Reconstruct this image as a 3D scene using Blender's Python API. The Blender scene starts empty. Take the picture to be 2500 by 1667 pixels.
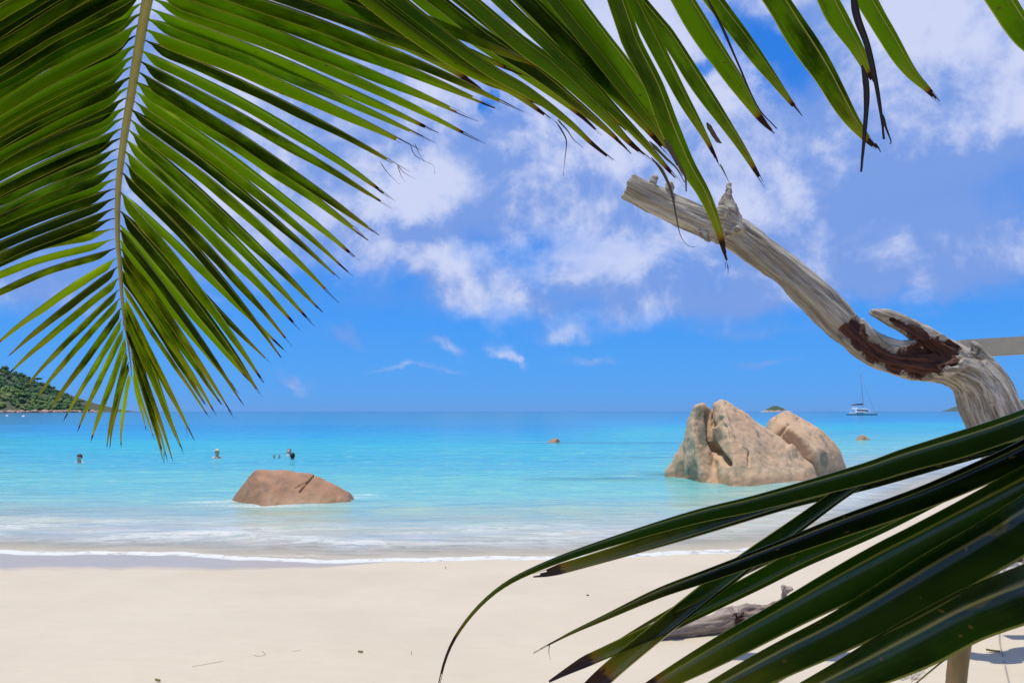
import bpy, bmesh, math, random
import numpy as np
from mathutils import Vector, Matrix, noise, kdtree
from math import radians, sin, cos, pi, atan2, asin, sqrt, exp

# ------------------------------------------------------------------ camera
F = 1944.0                 # focal length in pixels of a 2500 px wide picture
CAMZ = 1.7
TP = 0.0877                # tangent of the upward tilt
PITCH = math.atan(TP)
sc = bpy.context.scene
cam = bpy.data.cameras.new('camera')
cam.sensor_width = 36.0
cam.lens = F * 36.0 / 2500.0
cam.clip_start = 0.05
cam.clip_end = 90000
camo = bpy.data.objects.new('camera', cam)
sc.collection.objects.link(camo)
camo.location = (0, 0, CAMZ)
camo.rotation_euler = (radians(90) + PITCH, 0, 0)
sc.camera = camo
sc.view_settings.view_transform = 'Standard'
sc.view_settings.look = 'None'
sc.view_settings.gamma = 1
sc.view_settings.exposure = 0.0
sc.cycles.use_denoising = True
sc.cycles.max_bounces = 8
sc.cycles.transparent_max_bounces = 12
sc.cycles.sample_clamp_indirect = 6
sc.cycles.caustics_reflective = False
sc.cycles.caustics_refractive = False

CF = Vector((0, cos(PITCH), sin(PITCH)))
CU = Vector((0, -sin(PITCH), cos(PITCH)))
CAM = Vector((0, 0, CAMZ))


def at(px, py, d):
    """point seen at pixel (px, py) of the 2500x1667 photograph, d metres deep"""
    return CAM + CF * d + Vector((1, 0, 0)) * (d * (px - 1250) / F) + CU * (d * (833.5 - py) / F)


def on_level(px, py, z=0.0):
    r = CF + Vector((1, 0, 0)) * ((px - 1250) / F) + CU * ((833.5 - py) / F)
    t = (z - CAMZ) / r.z
    return CAM + r * t


# ------------------------------------------------------------------ node helpers
class NT:
    def __init__(s, tree):
        s.t = tree
        s.n = tree.nodes
        s.l = tree.links

    def new(s, typ, **kw):
        n = s.n.new(typ)
        for k, v in kw.items():
            setattr(n, k, v)
        return n

    def put(s, sock, v):
        if isinstance(v, bpy.types.NodeSocket):
            s.l.new(v, sock)
        elif isinstance(v, (tuple, list)):
            if len(v) == 3 and sock.type == 'RGBA':
                v = (*v, 1)
            sock.default_value = v
        else:
            sock.default_value = v

    def m(s, op, a, b=0.0, c=None, clamp=False):
        n = s.n.new('ShaderNodeMath')
        n.operation = op
        n.use_clamp = clamp
        s.put(n.inputs[0], a)
        s.put(n.inputs[1], b)
        if c is not None:
            s.put(n.inputs[2], c)
        return n.outputs[0]

    def vm(s, op, a, b=None):
        n = s.n.new('ShaderNodeVectorMath')
        n.operation = op
        s.put(n.inputs[0], a)
        if b is not None:
            s.put(n.inputs[1], b)
        return n.outputs[0]

    def mix(s, f, a, b, mode='MIX'):
        n = s.n.new('ShaderNodeMix')
        n.data_type = 'RGBA'
        n.blend_type = mode
        n.clamp_factor = True
        s.put(n.inputs[0], f)
        s.put(n.inputs[6], a)
        s.put(n.inputs[7], b)
        return n.outputs[2]

    def ramp(s, f, stops, interp='LINEAR'):
        n = s.n.new('ShaderNodeValToRGB')
        cr = n.color_ramp
        cr.interpolation = interp
        while len(cr.elements) < len(stops):
            cr.elements.new(0.5)
        for e, (p, c) in zip(cr.elements, stops):
            e.position = p
            e.color = (*c, 1) if len(c) == 3 else c
        s.put(n.inputs[0], f)
        return n.outputs[0]

    def ss(s, v, lo, hi, a=0.0, b=1.0):
        n = s.n.new('ShaderNodeMapRange')
        n.interpolation_type = 'SMOOTHSTEP'
        s.put(n.inputs[0], v)
        n.inputs[1].default_value = lo
        n.inputs[2].default_value = hi
        n.inputs[3].default_value = a
        n.inputs[4].default_value = b
        return n.outputs[0]

    def noise(s, vec, scale=1.0, detail=2.0, rough=0.5, dist=0.0, col=False):
        n = s.n.new('ShaderNodeTexNoise')
        s.put(n.inputs['Vector'], vec)
        n.inputs['Scale'].default_value = scale
        n.inputs['Detail'].default_value = detail
        n.inputs['Roughness'].default_value = rough
        n.inputs['Distortion'].default_value = dist
        return n.outputs['Color' if col else 'Fac']

    def scale(s, vec, k):
        n = s.n.new('ShaderNodeMapping')
        s.put(n.inputs['Vector'], vec)
        n.inputs['Scale'].default_value = k
        return n.outputs[0]

    def bump(s, h, strength=0.5, dist=0.01, normal=None):
        n = s.n.new('ShaderNodeBump')
        n.inputs['Strength'].default_value = strength
        n.inputs['Distance'].default_value = dist
        s.put(n.inputs['Height'], h)
        if normal is not None:
            s.put(n.inputs['Normal'], normal)
        return n.outputs[0]

    def sep(s, vec):
        n = s.n.new('ShaderNodeSeparateXYZ')
        s.put(n.inputs[0], vec)
        return n.outputs

    def comb(s, x, y, z):
        n = s.n.new('ShaderNodeCombineXYZ')
        for i, v in enumerate((x, y, z)):
            s.put(n.inputs[i], v)
        return n.outputs[0]

    def attr(s, name):
        n = s.n.new('ShaderNodeAttribute')
        n.attribute_name = name
        return n

    def princ(s, **kw):
        n = s.n.new('ShaderNodeBsdfPrincipled')
        for k, v in kw.items():
            s.put(n.inputs[k.replace('_', ' ')], v)
        return n


def material(name):
    m = bpy.data.materials.new(name)
    m.use_nodes = True
    m.node_tree.nodes.clear()
    nt = NT(m.node_tree)
    nt.out = nt.new('ShaderNodeOutputMaterial')
    return m, nt


def simple(name, col, rough=0.6, var=0.15, scale=8.0, bumpd=0.0, metal=0.0):
    m, nt = material(name)
    tc = nt.new('ShaderNodeTexCoord').outputs['Object']
    n = nt.noise(tc, scale, 4, 0.6)
    c = nt.mix(n, tuple(x * (1 - var) for x in col), tuple(min(1, x * (1 + var)) for x in col))
    p = nt.princ(Base_Color=c, Roughness=rough, Metallic=metal)
    if bumpd:
        nt.put(p.inputs['Normal'], nt.bump(nt.noise(tc, scale * 4, 4, 0.6), 0.6, bumpd))
    nt.l.new(p.outputs[0], nt.out.inputs[0])
    return m


# ------------------------------------------------------------------ world and sun
SHX, SHY = 0.16, 0.05                      # shadow shift per metre of height
SUN = Vector((-SHX, -SHY, 1)).normalized() # towards the sun
w = bpy.data.worlds.new('World')
sc.world = w
w.use_nodes = True
w.node_tree.nodes.clear()
nt = NT(w.node_tree)
wout = nt.new('ShaderNodeOutputWorld')
sky = nt.new('ShaderNodeTexSky')
sky.sky_type = 'NISHITA'
sky.sun_disc = False
sky.sun_elevation = asin(SUN.z)
sky.sun_rotation = atan2(SUN.x, SUN.y)
sky.air_density = 1.0
sky.dust_density = 0.3
sky.ozone_density = 2.5
dirv = nt.vm('NORMALIZE', nt.new('ShaderNodeTexCoord').outputs['Generated'])
dx, dy, dz = nt.sep(dirv)[:3]
el0 = nt.m('ARCSINE', dz)
az0 = nt.m('ARCTAN2', dx, dy)
wn = nt.noise(dirv, 5.0, 6, 0.62, col=True)
wx, wy, wz = nt.sep(wn)[:3]
wn2 = nt.noise(dirv, 17.0, 5, 0.6, col=True)
vx, vy, vz = nt.sep(wn2)[:3]
az = nt.m('ADD', az0, nt.m('MULTIPLY', nt.m('SUBTRACT', wx, 0.5), 0.16))
az = nt.m('ADD', az, nt.m('MULTIPLY', nt.m('SUBTRACT', vx, 0.5), 0.06))
el = nt.m('ADD', el0, nt.m('MULTIPLY', nt.m('SUBTRACT', wy, 0.5), 0.11))
el = nt.m('ADD', el, nt.m('MULTIPLY', nt.m('SUBTRACT', vy, 0.5), 0.04))


def ang(px, py):
    d = (at(px, py, 1.0) - CAM).normalized()
    return atan2(d.x, d.y), asin(d.z)


clouds = [  # px, py, sx, sy, amplitude, tilt
    (1150, 420, 330, 130, .42, .1), (1000, 540, 200, 60, .30, 0), (2050, 330, 330, 140, .45, 0),
    (2330, 120, 260, 150, .75, 0), (1650, 130, 170, 130, .65, 0), (2290, 620, 260, 45, .60, -.05),
    (1850, 580, 380, 120, .50, .1), (1010, 650, 110, 32, .60, .35), (1130, 715, 100, 34, .62, .5), (1300, 725, 80, 30, .40, .4),
    (1600, 700, 260, 50, .50, 0), (2200, 690, 330, 55, .40, 0), (795, 815, 46, 18, .50, .5), (1290, 880, 30, 20, 0.87, .6), (1750, 740, 200, 26, .35, 0),
    (1440, 870, 50, 14, 0.72, 0), (1850, 885, 75, 12, 0.82, 0), (690, 905, 34, 16, 0.67, .5), (980, 915, 150, 10, 0.62, 0),
    (60, 690, 110, 45, .60, 0), (1110, 850, 60, 16, 0.77, .2), (1780, 800, 90, 22, 0.77, .1), (2150, 700, 160, 30, .35, 0), (1400, 800, 60, 20, 0.62, 0), (450, 250, 480, 260, .90, 0),
    (1880, 130, 95, 70, -1.5, .9), (1735, 155, 40, 24, -1.1, 0), (1190, 265, 16, 26, -.9, 0),
    (2420, 480, 160, 60, -.25, 0), (1600, 620, 330, 45, -.15, 0), (2000, 760, 400, 40, -.3, 0), (1250, 600, 130, 40, -.3, 0),
]
# high frequency billows, laid out as on a cloud deck
upn = nt.noise(nt.vm('ADD', dirv, (0.008, 0.0, 0.030)), 9.0, 8, 0.62, 0.3)
den = nt.m('ADD', nt.m('MAXIMUM', dz, -0.02), 0.16)
deck = nt.comb(nt.m('DIVIDE', dx, den), nt.m('DIVIDE', dy, den), nt.m('MULTIPLY', dz, 1.2))
fb = nt.noise(deck, 1.5, 8, 0.58, 0.25)
fb2 = nt.noise(dirv, 9.0, 8, 0.62, 0.3)
dens = nt.m('ADD', nt.m('MULTIPLY', nt.m('SUBTRACT', fb, 0.5), 1.15), nt.m('MULTIPLY', nt.m('SUBTRACT', fb2, 0.5), 0.95))
bias = nt.ss(el0, 0.03, 0.30, -0.48, 0.42)
dens = nt.m('ADD', dens, bias)
for (px, py, sx, sy, a, tilt) in clouds:
    a0, e0 = ang(px, py)
    da = nt.m('SUBTRACT', az, a0)
    de = nt.m('SUBTRACT', el, e0)
    if tilt:   # ridge sloping down to the right
        de = nt.m('ADD', de, nt.m('MULTIPLY', da, tilt))
    q = nt.m('ADD', nt.m('POWER', nt.m('ABSOLUTE', nt.m('MULTIPLY', da, F / sx)), 2.0),
             nt.m('POWER', nt.m('ABSOLUTE', nt.m('MULTIPLY', de, F / sy)), 2.0))
    g = nt.m('EXPONENT', nt.m('MULTIPLY', q, -0.6))
    dens = nt.m('MULTIPLY_ADD', g, a, dens)
mask = nt.ss(dens, -0.30, 0.85)
mask = nt.m('MULTIPLY', mask, 0.93)
# tropical sky blue: the Nishita sky with its saturation raised
hs = nt.new('ShaderNodeHueSaturation')
hs.inputs['Saturation'].default_value = 1.55
hs.inputs['Value'].default_value = 1.0
nt.put(hs.inputs['Color'], sky.outputs[0])
deep = nt.mix(1.0, hs.outputs[0], (0.46, 0.86, 1.35), 'MULTIPLY')
blueu = nt.ramp(nt.m('MULTIPLY', el0, 1.0), [(0.0, (.62, 3.35, 9.5)), (0.12, (0.58, 3.2, 9.3)), (0.3, (0.4, 2.5, 8.6)), (1.0, (.3, 1.6, 6.5))])
skyc = nt.mix(0.8, deep, blueu)
sh = nt.noise(dirv, 5.0, 7, 0.56, 0.2)
relief = nt.m('MULTIPLY', nt.m('SUBTRACT', fb2, upn), 0.8)
under = None
for (px, py, sx, sy, a) in [(1600, 690, 260, 45, .22), (2400, 470, 190, 60, .26), (1000, 585, 160, 30, .20), (1250, 330, 120, 45, .12), (2100, 470, 160, 40, .12), (2200, 720, 300, 40, .12)]:
    a0, e0 = ang(px, py)
    q = nt.m('ADD', nt.m('POWER', nt.m('ABSOLUTE', nt.m('MULTIPLY', nt.m('SUBTRACT', az, a0), F / sx)), 2.0), nt.m('POWER', nt.m('ABSOLUTE', nt.m('MULTIPLY', nt.m('SUBTRACT', el, e0), F / sy)), 2.0))
    g = nt.m('MULTIPLY', nt.m('EXPONENT', nt.m('MULTIPLY', q, -0.6)), -a)
    under = g if under is None else nt.m('ADD', under, g)
relief = nt.m('ADD', relief, under)
shade = nt.ss(nt.m('ADD', nt.m('ADD', sh, relief), nt.m('MULTIPLY', nt.m('SUBTRACT', dens, 0.6), 0.05)), 0.36, 0.66)
cloudc = nt.mix(shade, (2.1, 3.5, 7.7), (6.5, 7.0, 9.3))
skyc = nt.mix(mask, skyc, cloudc)
bg = nt.new('ShaderNodeBackground')
nt.put(bg.inputs[0], skyc)
bg.inputs[1].default_value = 0.1
nt.l.new(bg.outputs[0], wout.inputs[0])

sl = bpy.data.lights.new('sun', 'SUN')
sl.energy = 4.1
sl.angle = radians(0.53)
sl.color = (1.0, 0.94, 0.83)
so = bpy.data.objects.new('sun', sl)
sc.collection.objects.link(so)
so.rotation_euler = SUN.to_track_quat('Z', 'Y').to_euler()
so.location = (0, 0, 30)

# ------------------------------------------------------------------ mesh helpers
COL = sc.collection


def mesh_obj(name, verts, faces, mat, parent=None, smooth=True, uvs=None, attrs=None):
    me = bpy.data.meshes.new(name)
    me.from_pydata([tuple(v) for v in verts], [], faces)
    if uvs is not None:
        uvl = me.uv_layers.new(name='UVMap')
        li = np.empty(len(me.loops), dtype=np.int32)
        me.loops.foreach_get('vertex_index', li)
        uvl.data.foreach_set('uv', np.asarray(uvs, dtype=np.float32)[li].ravel())
    for k, v in (attrs or {}).items():
        v = np.asarray(v, dtype=np.float32)
        if v.ndim == 1:
            a = me.attributes.new(k, 'FLOAT', 'POINT')
            a.data.foreach_set('value', v)
        else:
            a = me.attributes.new(k, 'FLOAT_VECTOR', 'POINT')
            a.data.foreach_set('vector', v.ravel())
    if mat:
        me.materials.append(mat)
    if smooth:
        me.shade_smooth()
    o = bpy.data.objects.new(name, me)
    COL.objects.link(o)
    if parent:
        o.parent = parent
    return o


def thing(name, label, cat, loc=(0, 0, 0), group=None):
    o = bpy.data.objects.new(name, None)
    o.empty_display_size = 0.2
    COL.objects.link(o)
    o.location = loc
    o['label'] = label
    o['category'] = cat
    if group:
        o['group'] = group
    return o


def tag(o, label=None, cat=None, group=None, kind=None):
    if label: o['label'] = label
    if cat: o['category'] = cat
    if group: o['group'] = group
    if kind: o['kind'] = kind
    return o


def spline(pts, n):
    """Catmull-Rom through pts (tuples of floats) sampled at n evenly spaced points"""
    P = np.array(pts, dtype=float)
    Q = np.vstack([2 * P[0] - P[1], P, 2 * P[-1] - P[-2]])
    fine = []
    for i in range(1, len(Q) - 2):
        for t in np.linspace(0, 1, 24, endpoint=False):
            a, b, c, d = Q[i - 1], Q[i], Q[i + 1], Q[i + 2]
            fine.append(0.5 * ((2 * b) + (c - a) * t + (2 * a - 5 * b + 4 * c - d) * t * t + (3 * b - a - 3 * c + d) * t ** 3))
    fine.append(P[-1])
    fine = np.array(fine)
    L = np.concatenate([[0], np.cumsum(np.linalg.norm(np.diff(fine[:, :3], axis=0), axis=1))])
    s = np.linspace(0, L[-1], n)
    return np.stack([np.interp(s, L, fine[:, k]) for k in range(fine.shape[1])], axis=1)


def tube_data(pts, n, seg=12, cap=True):
    """pts: (x, y, z, r) -> verts, faces of a closed tapered tube"""
    S = spline(pts, n)
    vs, fs = [], []
    up = Vector((0.13, 0.31, 0.94))
    for i in range(n):
        a = Vector(S[max(0, i - 1), :3]); b = Vector(S[min(n - 1, i + 1), :3])
        T = (b - a).normalized()
        U = T.cross(up)
        if U.length < 1e-3:
            U = T.cross(Vector((1, 0, 0)))
        U.normalize()
        V = T.cross(U)
        up = -U.cross(T) if False else up
        c = Vector(S[i, :3]); r = max(1e-4, S[i, 3])
        for k in range(seg):
            th = 2 * pi * k / seg
            vs.append(c + U * (r * cos(th)) + V * (r * sin(th)))
    for i in range(n - 1):
        for k in range(seg):
            a = i * seg + k; b = i * seg + (k + 1) % seg
            fs.append((a, b, b + seg, a + seg))
    if cap:
        fs.append(tuple(range(seg))[::-1])
        fs.append(tuple((n - 1) * seg + k for k in range(seg)))
    return vs, fs


def tube(name, pts, n, mat, parent=None, seg=12):
    v, f = tube_data(pts, n, seg)
    return mesh_obj(name, v, f, mat, parent)


def join_data(lists):
    V, Fc = [], []
    for v, f in lists:
        o = len(V)
        V += list(v)
        Fc += [tuple(i + o for i in q) for q in f]
    return V, Fc


def remeshed(V, Fc, voxel, smooth=0, factor=0.5):
    me = bpy.data.meshes.new('tmp')
    me.from_pydata([tuple(v) for v in V], [], Fc)
    o = bpy.data.objects.new('tmp', me)
    COL.objects.link(o)
    m = o.modifiers.new('r', 'REMESH')
    m.mode = 'VOXEL'
    m.voxel_size = voxel
    if smooth:
        s = o.modifiers.new('s', 'SMOOTH')
        s.factor = factor
        s.iterations = smooth
    dg = bpy.context.evaluated_depsgraph_get()
    me2 = bpy.data.meshes.new_from_object(o.evaluated_get(dg))
    bpy.data.objects.remove(o)
    n = len(me2.vertices)
    co = np.empty(n * 3, dtype=np.float32); me2.vertices.foreach_get('co', co)
    nn = np.empty(n * 3, dtype=np.float32); me2.vertices.foreach_get('normal', nn)
    return me2, co.reshape(-1, 3).astype(float), nn.reshape(-1, 3).astype(float)


def finish(me, co, name, mat, parent=None, attrs=None):
    me.vertices.foreach_set('co', np.asarray(co, dtype=np.float32).ravel())
    me.update()
    me.name = name
    me.materials.clear()
    me.materials.append(mat)
    me.shade_smooth()
    for k, v in (attrs or {}).items():
        v = np.asarray(v, dtype=np.float32)
        if v.ndim == 1:
            me.attributes.new(k, 'FLOAT', 'POINT').data.foreach_set('value', v)
        else:
            me.attributes.new(k, 'FLOAT_VECTOR', 'POINT').data.foreach_set('vector', v.ravel())
    o = bpy.data.objects.new(name, me)
    COL.objects.link(o)
    if parent: o.parent = parent
    return o


def nz(x, y, z):
    return noise.noise(Vector((x, y, z)))


def fbm(x, y, z, o=4):
    return noise.fractal(Vector((x, y, z)), 1.0, 2.0, o)


# ------------------------------------------------------------------ the shore
SHX_ = [-400, -60, -20, -9, -6.1, -4.6, -3.6, -2.57, -1.85, -.8, .24, 1.2, 2.2, 3.2, 4.4, 6.5, 10, 18, 60, 400]
SHY_ = [40, 13, 10.0, 9.7, 9.55, 9.5, 9.28, 9.08, 8.98, 9.06, 9.23, 9.33, 9.5, 9.85, 10.7, 13.5, 18.5, 27, 50, 120]


def shore_y(x):
    return np.interp(x, SHX_, SHY_) + .27


def shore_d(x, y):
    """rough distance out to sea from the waterline, metres (negative on the beach)"""
    k = np.interp(x, [2.5, 12], [1.0, .62])
    wob = 0.05 * np.sin(x * 2.1 + .4) + 0.03 * np.sin(x * 5.3) + 0.015 * np.sin(x * 11.7 + 1)
    return (y - shore_y(x) + wob) * k


def sand_z(x, y):
    d = shore_d(x, y)
    return np.where(d < 0, np.minimum(-d * 0.032, 0.9), np.maximum(-d * 0.05, -4.0))


def axis(parts):
    out = []
    for a, b, n in parts:
        out += list(np.linspace(a, b, n, endpoint=False))
    out.append(parts[-1][1])
    return np.array(out)


def grid(name, xs, ys, zf, mat, kind, attrs=None):
    X, Y = np.meshgrid(xs, ys)
    Z = zf(X, Y)
    nx, ny = len(xs), len(ys)
    V = np.stack([X, Y, Z], -1).reshape(-1, 3)
    idx = np.arange(nx * ny).reshape(ny, nx)
    Fq = np.stack([idx[:-1, :-1], idx[:-1, 1:], idx[1:, 1:], idx[1:, :-1]], -1).reshape(-1, 4)
    me = bpy.data.meshes.new(name)
    me.vertices.add(len(V)); me.vertices.foreach_set('co', V.astype(np.float32).ravel())
    me.loops.add(Fq.size); me.loops.foreach_set('vertex_index', Fq.astype(np.int32).ravel())
    me.polygons.add(len(Fq))
    me.polygons.foreach_set('loop_start', np.arange(0, Fq.size, 4, dtype=np.int32))
    me.update(calc_edges=True)
    me.validate()
    for k, fn in (attrs or {}).items():
        me.attributes.new(k, 'FLOAT', 'POINT').data.foreach_set('value', fn(X, Y).astype(np.float32).ravel())
    me.materials.append(mat)
    me.shade_smooth()
    o = bpy.data.objects.new(name, me)
    COL.objects.link(o)
    o['kind'] = kind
    return o


# smooth random field made of sines (cheap, vectorised)
_r = np.random.RandomState(4)


def field(X, Y, waves, seed=0):
    r = np.random.RandomState(seed)
    Z = np.zeros_like(X)
    for (lam, amp, ang_, spread, n) in waves:
        for i in range(n):
            a = ang_ + r.uniform(-spread, spread)
            l = lam * r.uniform(.7, 1.4)
            Z += amp / sqrt(n) * np.sin((X * cos(a) + Y * sin(a)) * 2 * pi / l + r.uniform(0, 6.28))
    return Z


# sand material
m_sand, nt = material('sand')
geo = nt.new('ShaderNodeNewGeometry').outputs['Position']
sd = nt.attr('shore').outputs['Fac']
wetness = nt.attr('wet').outputs['Fac']
n1 = nt.noise(geo, 0.55, 5, 0.55)
n2 = nt.noise(geo, 260, 3, 0.7)
n3 = nt.noise(nt.scale(geo, (1.0, 2.6, 1.0)), 5.0, 6, 0.62)
c = nt.mix(nt.ss(n1, .3, .7), (0.49, 0.425, 0.318), (0.535, 0.468, 0.352))
c = nt.mix(nt.m('MULTIPLY', nt.ss(n3, .45, .75), .35), c, (0.48, 0.40, 0.29))
c = nt.mix(nt.ss(n2, .62, .80, 0, .35), c, (0.36, 0.27, 0.19))
c = nt.mix(nt.ss(n2, .30, .18, 0, .45), c, (0.74, 0.68, 0.60))
wn_ = nt.m('ADD', wetness, nt.m('MULTIPLY', nt.m('SUBTRACT', n3, .5), .25))
wm = nt.ss(wn_, .35, .62)
c = nt.mix(nt.m('MULTIPLY', wm, .85), c, (0.37, 0.325, 0.27))
b = nt.bump(nt.m('ADD', nt.m('MULTIPLY', n3, .7), nt.m('MULTIPLY', n2, .12)), .35, 0.012)
b = nt.bump(nt.noise(nt.scale(geo, (1, 3.5, 1)), 1.6, 5, .6), .35, 0.03, b)
p = nt.princ(Base_Color=c, Roughness=nt.m('SUBTRACT', .92, nt.m('MULTIPLY', wm, .62)), Normal=b)
p.inputs['Specular IOR Level'].default_value = 0.35
nt.l.new(p.outputs[0], nt.out.inputs[0])

# shallow pits and wind ripples of the dry sand
pits = []
rp = random.Random(11)
for (px, py, s) in [(880, 1592, .10), (1270, 1570, .07), (1478, 1568, .09), (1305, 1395, .05), (700, 1587, .05), (940, 1600, .05),
                    (2420, 1590, .16), (2470, 1600, .12), (2440, 1620, .08), (1530, 1428, .06), (1180, 1655, .07), (390, 1660, .07), (1430, 1640, .05)]:
    q = on_level(px, py, 0.13)
    pits.append((q.x, q.y, s, 0.012))
for i in range(420):
    pits.append((rp.uniform(-6, 7), rp.uniform(2.5, 8.3), rp.uniform(.02, .07), rp.uniform(.001, .005)))


def sand_h(X, Y):
    Z = sand_z(X, Y)
    land = np.clip(-shore_d(X, Y) / 1.2, 0, 1)
    Z = Z + land * field(X, Y, [(2.6, .008, 1.5, .5, 5), (.9, .0035, 1.3, .9, 6), (.33, .0012, 1.2, 1.4, 8)], 3)
    for (x, y, s, a) in pits:
        m = (np.abs(X - x) < 4 * s) & (np.abs(Y - y) < 4 * s)
        if m.any():
            r2 = ((X - x) / (s * 1.5)) ** 2 + ((Y - y) / s) ** 2
            Z = Z + np.where(m, -a * np.exp(-r2) + a * .5 * np.exp(-(np.sqrt(r2) - 1.5) ** 2 * 5), 0)
    return Z


xs = axis([(-40000, -2000, 3), (-2000, -200, 4), (-200, -30, 6), (-30, -9, 20), (-9, 9, 420), (9, 30, 40), (30, 200, 8), (200, 2000, 4), (2000, 40000, 3)])
ys = axis([(-60, -5, 6), (-5, 2.5, 10), (2.5, 10.5, 300), (10.5, 20, 40), (20, 100, 20), (100, 2000, 8), (2000, 40000, 4)])


def wet_f(X, Y):
    d = -shore_d(X, Y)
    reach = np.interp(X, [-20, -7, -4.2, -3.0, -2.2, -1.4, 0, 3, 20], [1.9, 1.75, 1.5, 1.1, .6, .22, .12, .12, .6])
    return np.where(d > 0, np.clip(1.0 - d / reach, 0, 1) ** .6, 0.2)


sand = grid('beach_sand', xs, ys, sand_h, m_sand, 'structure', {'shore': shore_d, 'wet': wet_f})

# water material
m_sea, nt = material('sea')
geo = nt.new('ShaderNodeNewGeometry').outputs['Position']
gx, gy, gz = nt.sep(geo)[:3]
sd = nt.attr('shore').outputs['Fac']
lowf = nt.noise(nt.scale(geo, (.06, .16, 1)), 1.0, 5, .6)
patch = nt.noise(nt.scale(geo, (.012, .035, 1)), 1.0, 4, .55)
# depth coordinate: log of the distance out to sea, shifted by sand banks
lg = nt.m('LOGARITHM', nt.m('MAXIMUM', sd, 0.05), 10.0)
lg = nt.m('ADD', lg, nt.m('MULTIPLY', nt.m('SUBTRACT', patch, .5), .30))
lg = nt.m('ADD', lg, nt.m('MULTIPLY', nt.m('SUBTRACT', lowf, .5), .25))
t = nt.m('DIVIDE', nt.m('ADD', lg, 1.0), 4.0)       # 0.1 m ->0, 1000 m ->1
body = nt.ramp(t, [(0.0, (.54, .49, .40)), (.22, (.54, .51, .43)), (.33, (.42, .43, .37)), (.395, (.26, .41, .37)), (.45, (.165, .45, .43)), (.51, (.12, .46, .43)),
                   (.56, (.04, .37, .46)), (.625, (.016, .41, .46)), (.66, (.004, .32, .48)), (.70, (.002, .24, .46)), (.77, (.006, .20, .35)), (.93, (.015, .15, .22)), (1.0, (.012, .11, .19))])
# light on ripples put into the colour: streaks stretched sideways by the low view
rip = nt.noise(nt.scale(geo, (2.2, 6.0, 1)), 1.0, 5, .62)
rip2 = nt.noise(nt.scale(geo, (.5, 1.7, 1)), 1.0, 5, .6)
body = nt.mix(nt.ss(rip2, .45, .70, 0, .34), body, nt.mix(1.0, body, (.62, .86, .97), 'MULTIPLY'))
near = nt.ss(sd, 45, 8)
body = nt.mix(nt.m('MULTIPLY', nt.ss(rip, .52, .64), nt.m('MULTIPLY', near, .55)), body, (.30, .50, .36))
glint = nt.noise(nt.scale(geo, (3.0, 13.0, 1)), 1.0, 4, .6)
body = nt.mix(nt.m('MULTIPLY', nt.ss(glint, .60, .70), nt.m('MULTIPLY', nt.ss(sd, 30, 6), .60)), body, (.46, .58, .52))  # pale glints painted into the water colour
body = nt.mix(nt.m('MULTIPLY', nt.ss(glint, .42, .32), nt.m('MULTIPLY', nt.ss(sd, 40, 6), .35)), body, (.03, .30, .42))
# turbid, sandy water in the wash
turb = nt.m('MULTIPLY', nt.ss(nt.noise(nt.scale(geo, (.5, 1.6, 1)), 1.0, 6, .65, .4), .42, .64), nt.ss(sd, 7.5, 3.0))
body = nt.mix(nt.m('MULTIPLY', turb, .55), body, (.40, .42, .28))
# foam
fw = nt.noise(nt.scale(geo, (.8, 2.2, 1)), 1.3, 5, .6, col=True)
warp = nt.vm('ADD', nt.scale(geo, (1.0, 2.0, 1)), nt.vm('MULTIPLY', nt.vm('SUBTRACT', fw, (.5, .5, .5)), (1.5, 1.5, 0)))
fl = nt.noise(warp, 1.1, 8, .66)
lace = nt.m('SUBTRACT', 1.0, nt.m('MULTIPLY', nt.m('ABSOLUTE', nt.m('SUBTRACT', fl, .5)), 11.0), clamp=True)
fz = nt.m('MULTIPLY', nt.ss(sd, 4.2, 1.1), nt.ss(gx, 4.5, -1.0, .35, 1.0))
fpatch = nt.ss(nt.noise(nt.scale(geo, (.35, .9, 1)), 1.0, 4, .6), .42, .62)
foam = nt.m('MULTIPLY', nt.m('MULTIPLY', lace, fz), nt.m('MULTIPLY', nt.m('MAXIMUM', fpatch, nt.ss(sd, 1.6, .4, 0, .45)), .8))
spk = nt.noise(nt.scale(geo, (9, 24, 1)), 1.0, 5, .7)
foam = nt.m('MAXIMUM', foam, nt.m('MULTIPLY', nt.m('MULTIPLY', nt.ss(spk, .56, .72), nt.m('MULTIPLY', fz, fpatch)), .5))
en = nt.noise(nt.scale(geo, (2.6, 2.6, 1)), 1.0, 5, .65)
edge = nt.m('SUBTRACT', sd, nt.m('MULTIPLY', en, .09))
lip = nt.m('MULTIPLY', nt.ss(edge, .034, .004), nt.ss(nt.noise(nt.scale(geo, (3.5, 3.5, 1)), 1.0, 4, .7), .30, .5, .45, 1.0))
lip2d = nt.m('ABSOLUTE', nt.m('SUBTRACT', nt.m('ADD', sd, nt.m('MULTIPLY', nt.m('SUBTRACT', nt.noise(nt.scale(geo, (.5, .5, 1)), 1.0, 3, .5), .5), 1.5)), .55))
lip2 = nt.m('MULTIPLY', nt.ss(lip2d, .06, .01), nt.ss(nt.noise(nt.scale(geo, (.4, .1, 1)), 1.0, 2, .5), .48, .6))
foam = nt.m('MAXIMUM', foam, nt.m('MULTIPLY', lip, .95))
foam = nt.m('MAXIMUM', foam, nt.m('MULTIPLY', lip2, .7))
fa = nt.attr('foam').outputs['Fac']
foam = nt.m('MAXIMUM', foam, nt.m('MULTIPLY', fa, nt.ss(spk, .40, .58)))
reef = nt.attr('reef').outputs['Fac']
body = nt.mix(nt.m('MULTIPLY', reef, nt.ss(rip2, .35, .6, .55, .95)), body, (.02, .13, .17))
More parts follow.
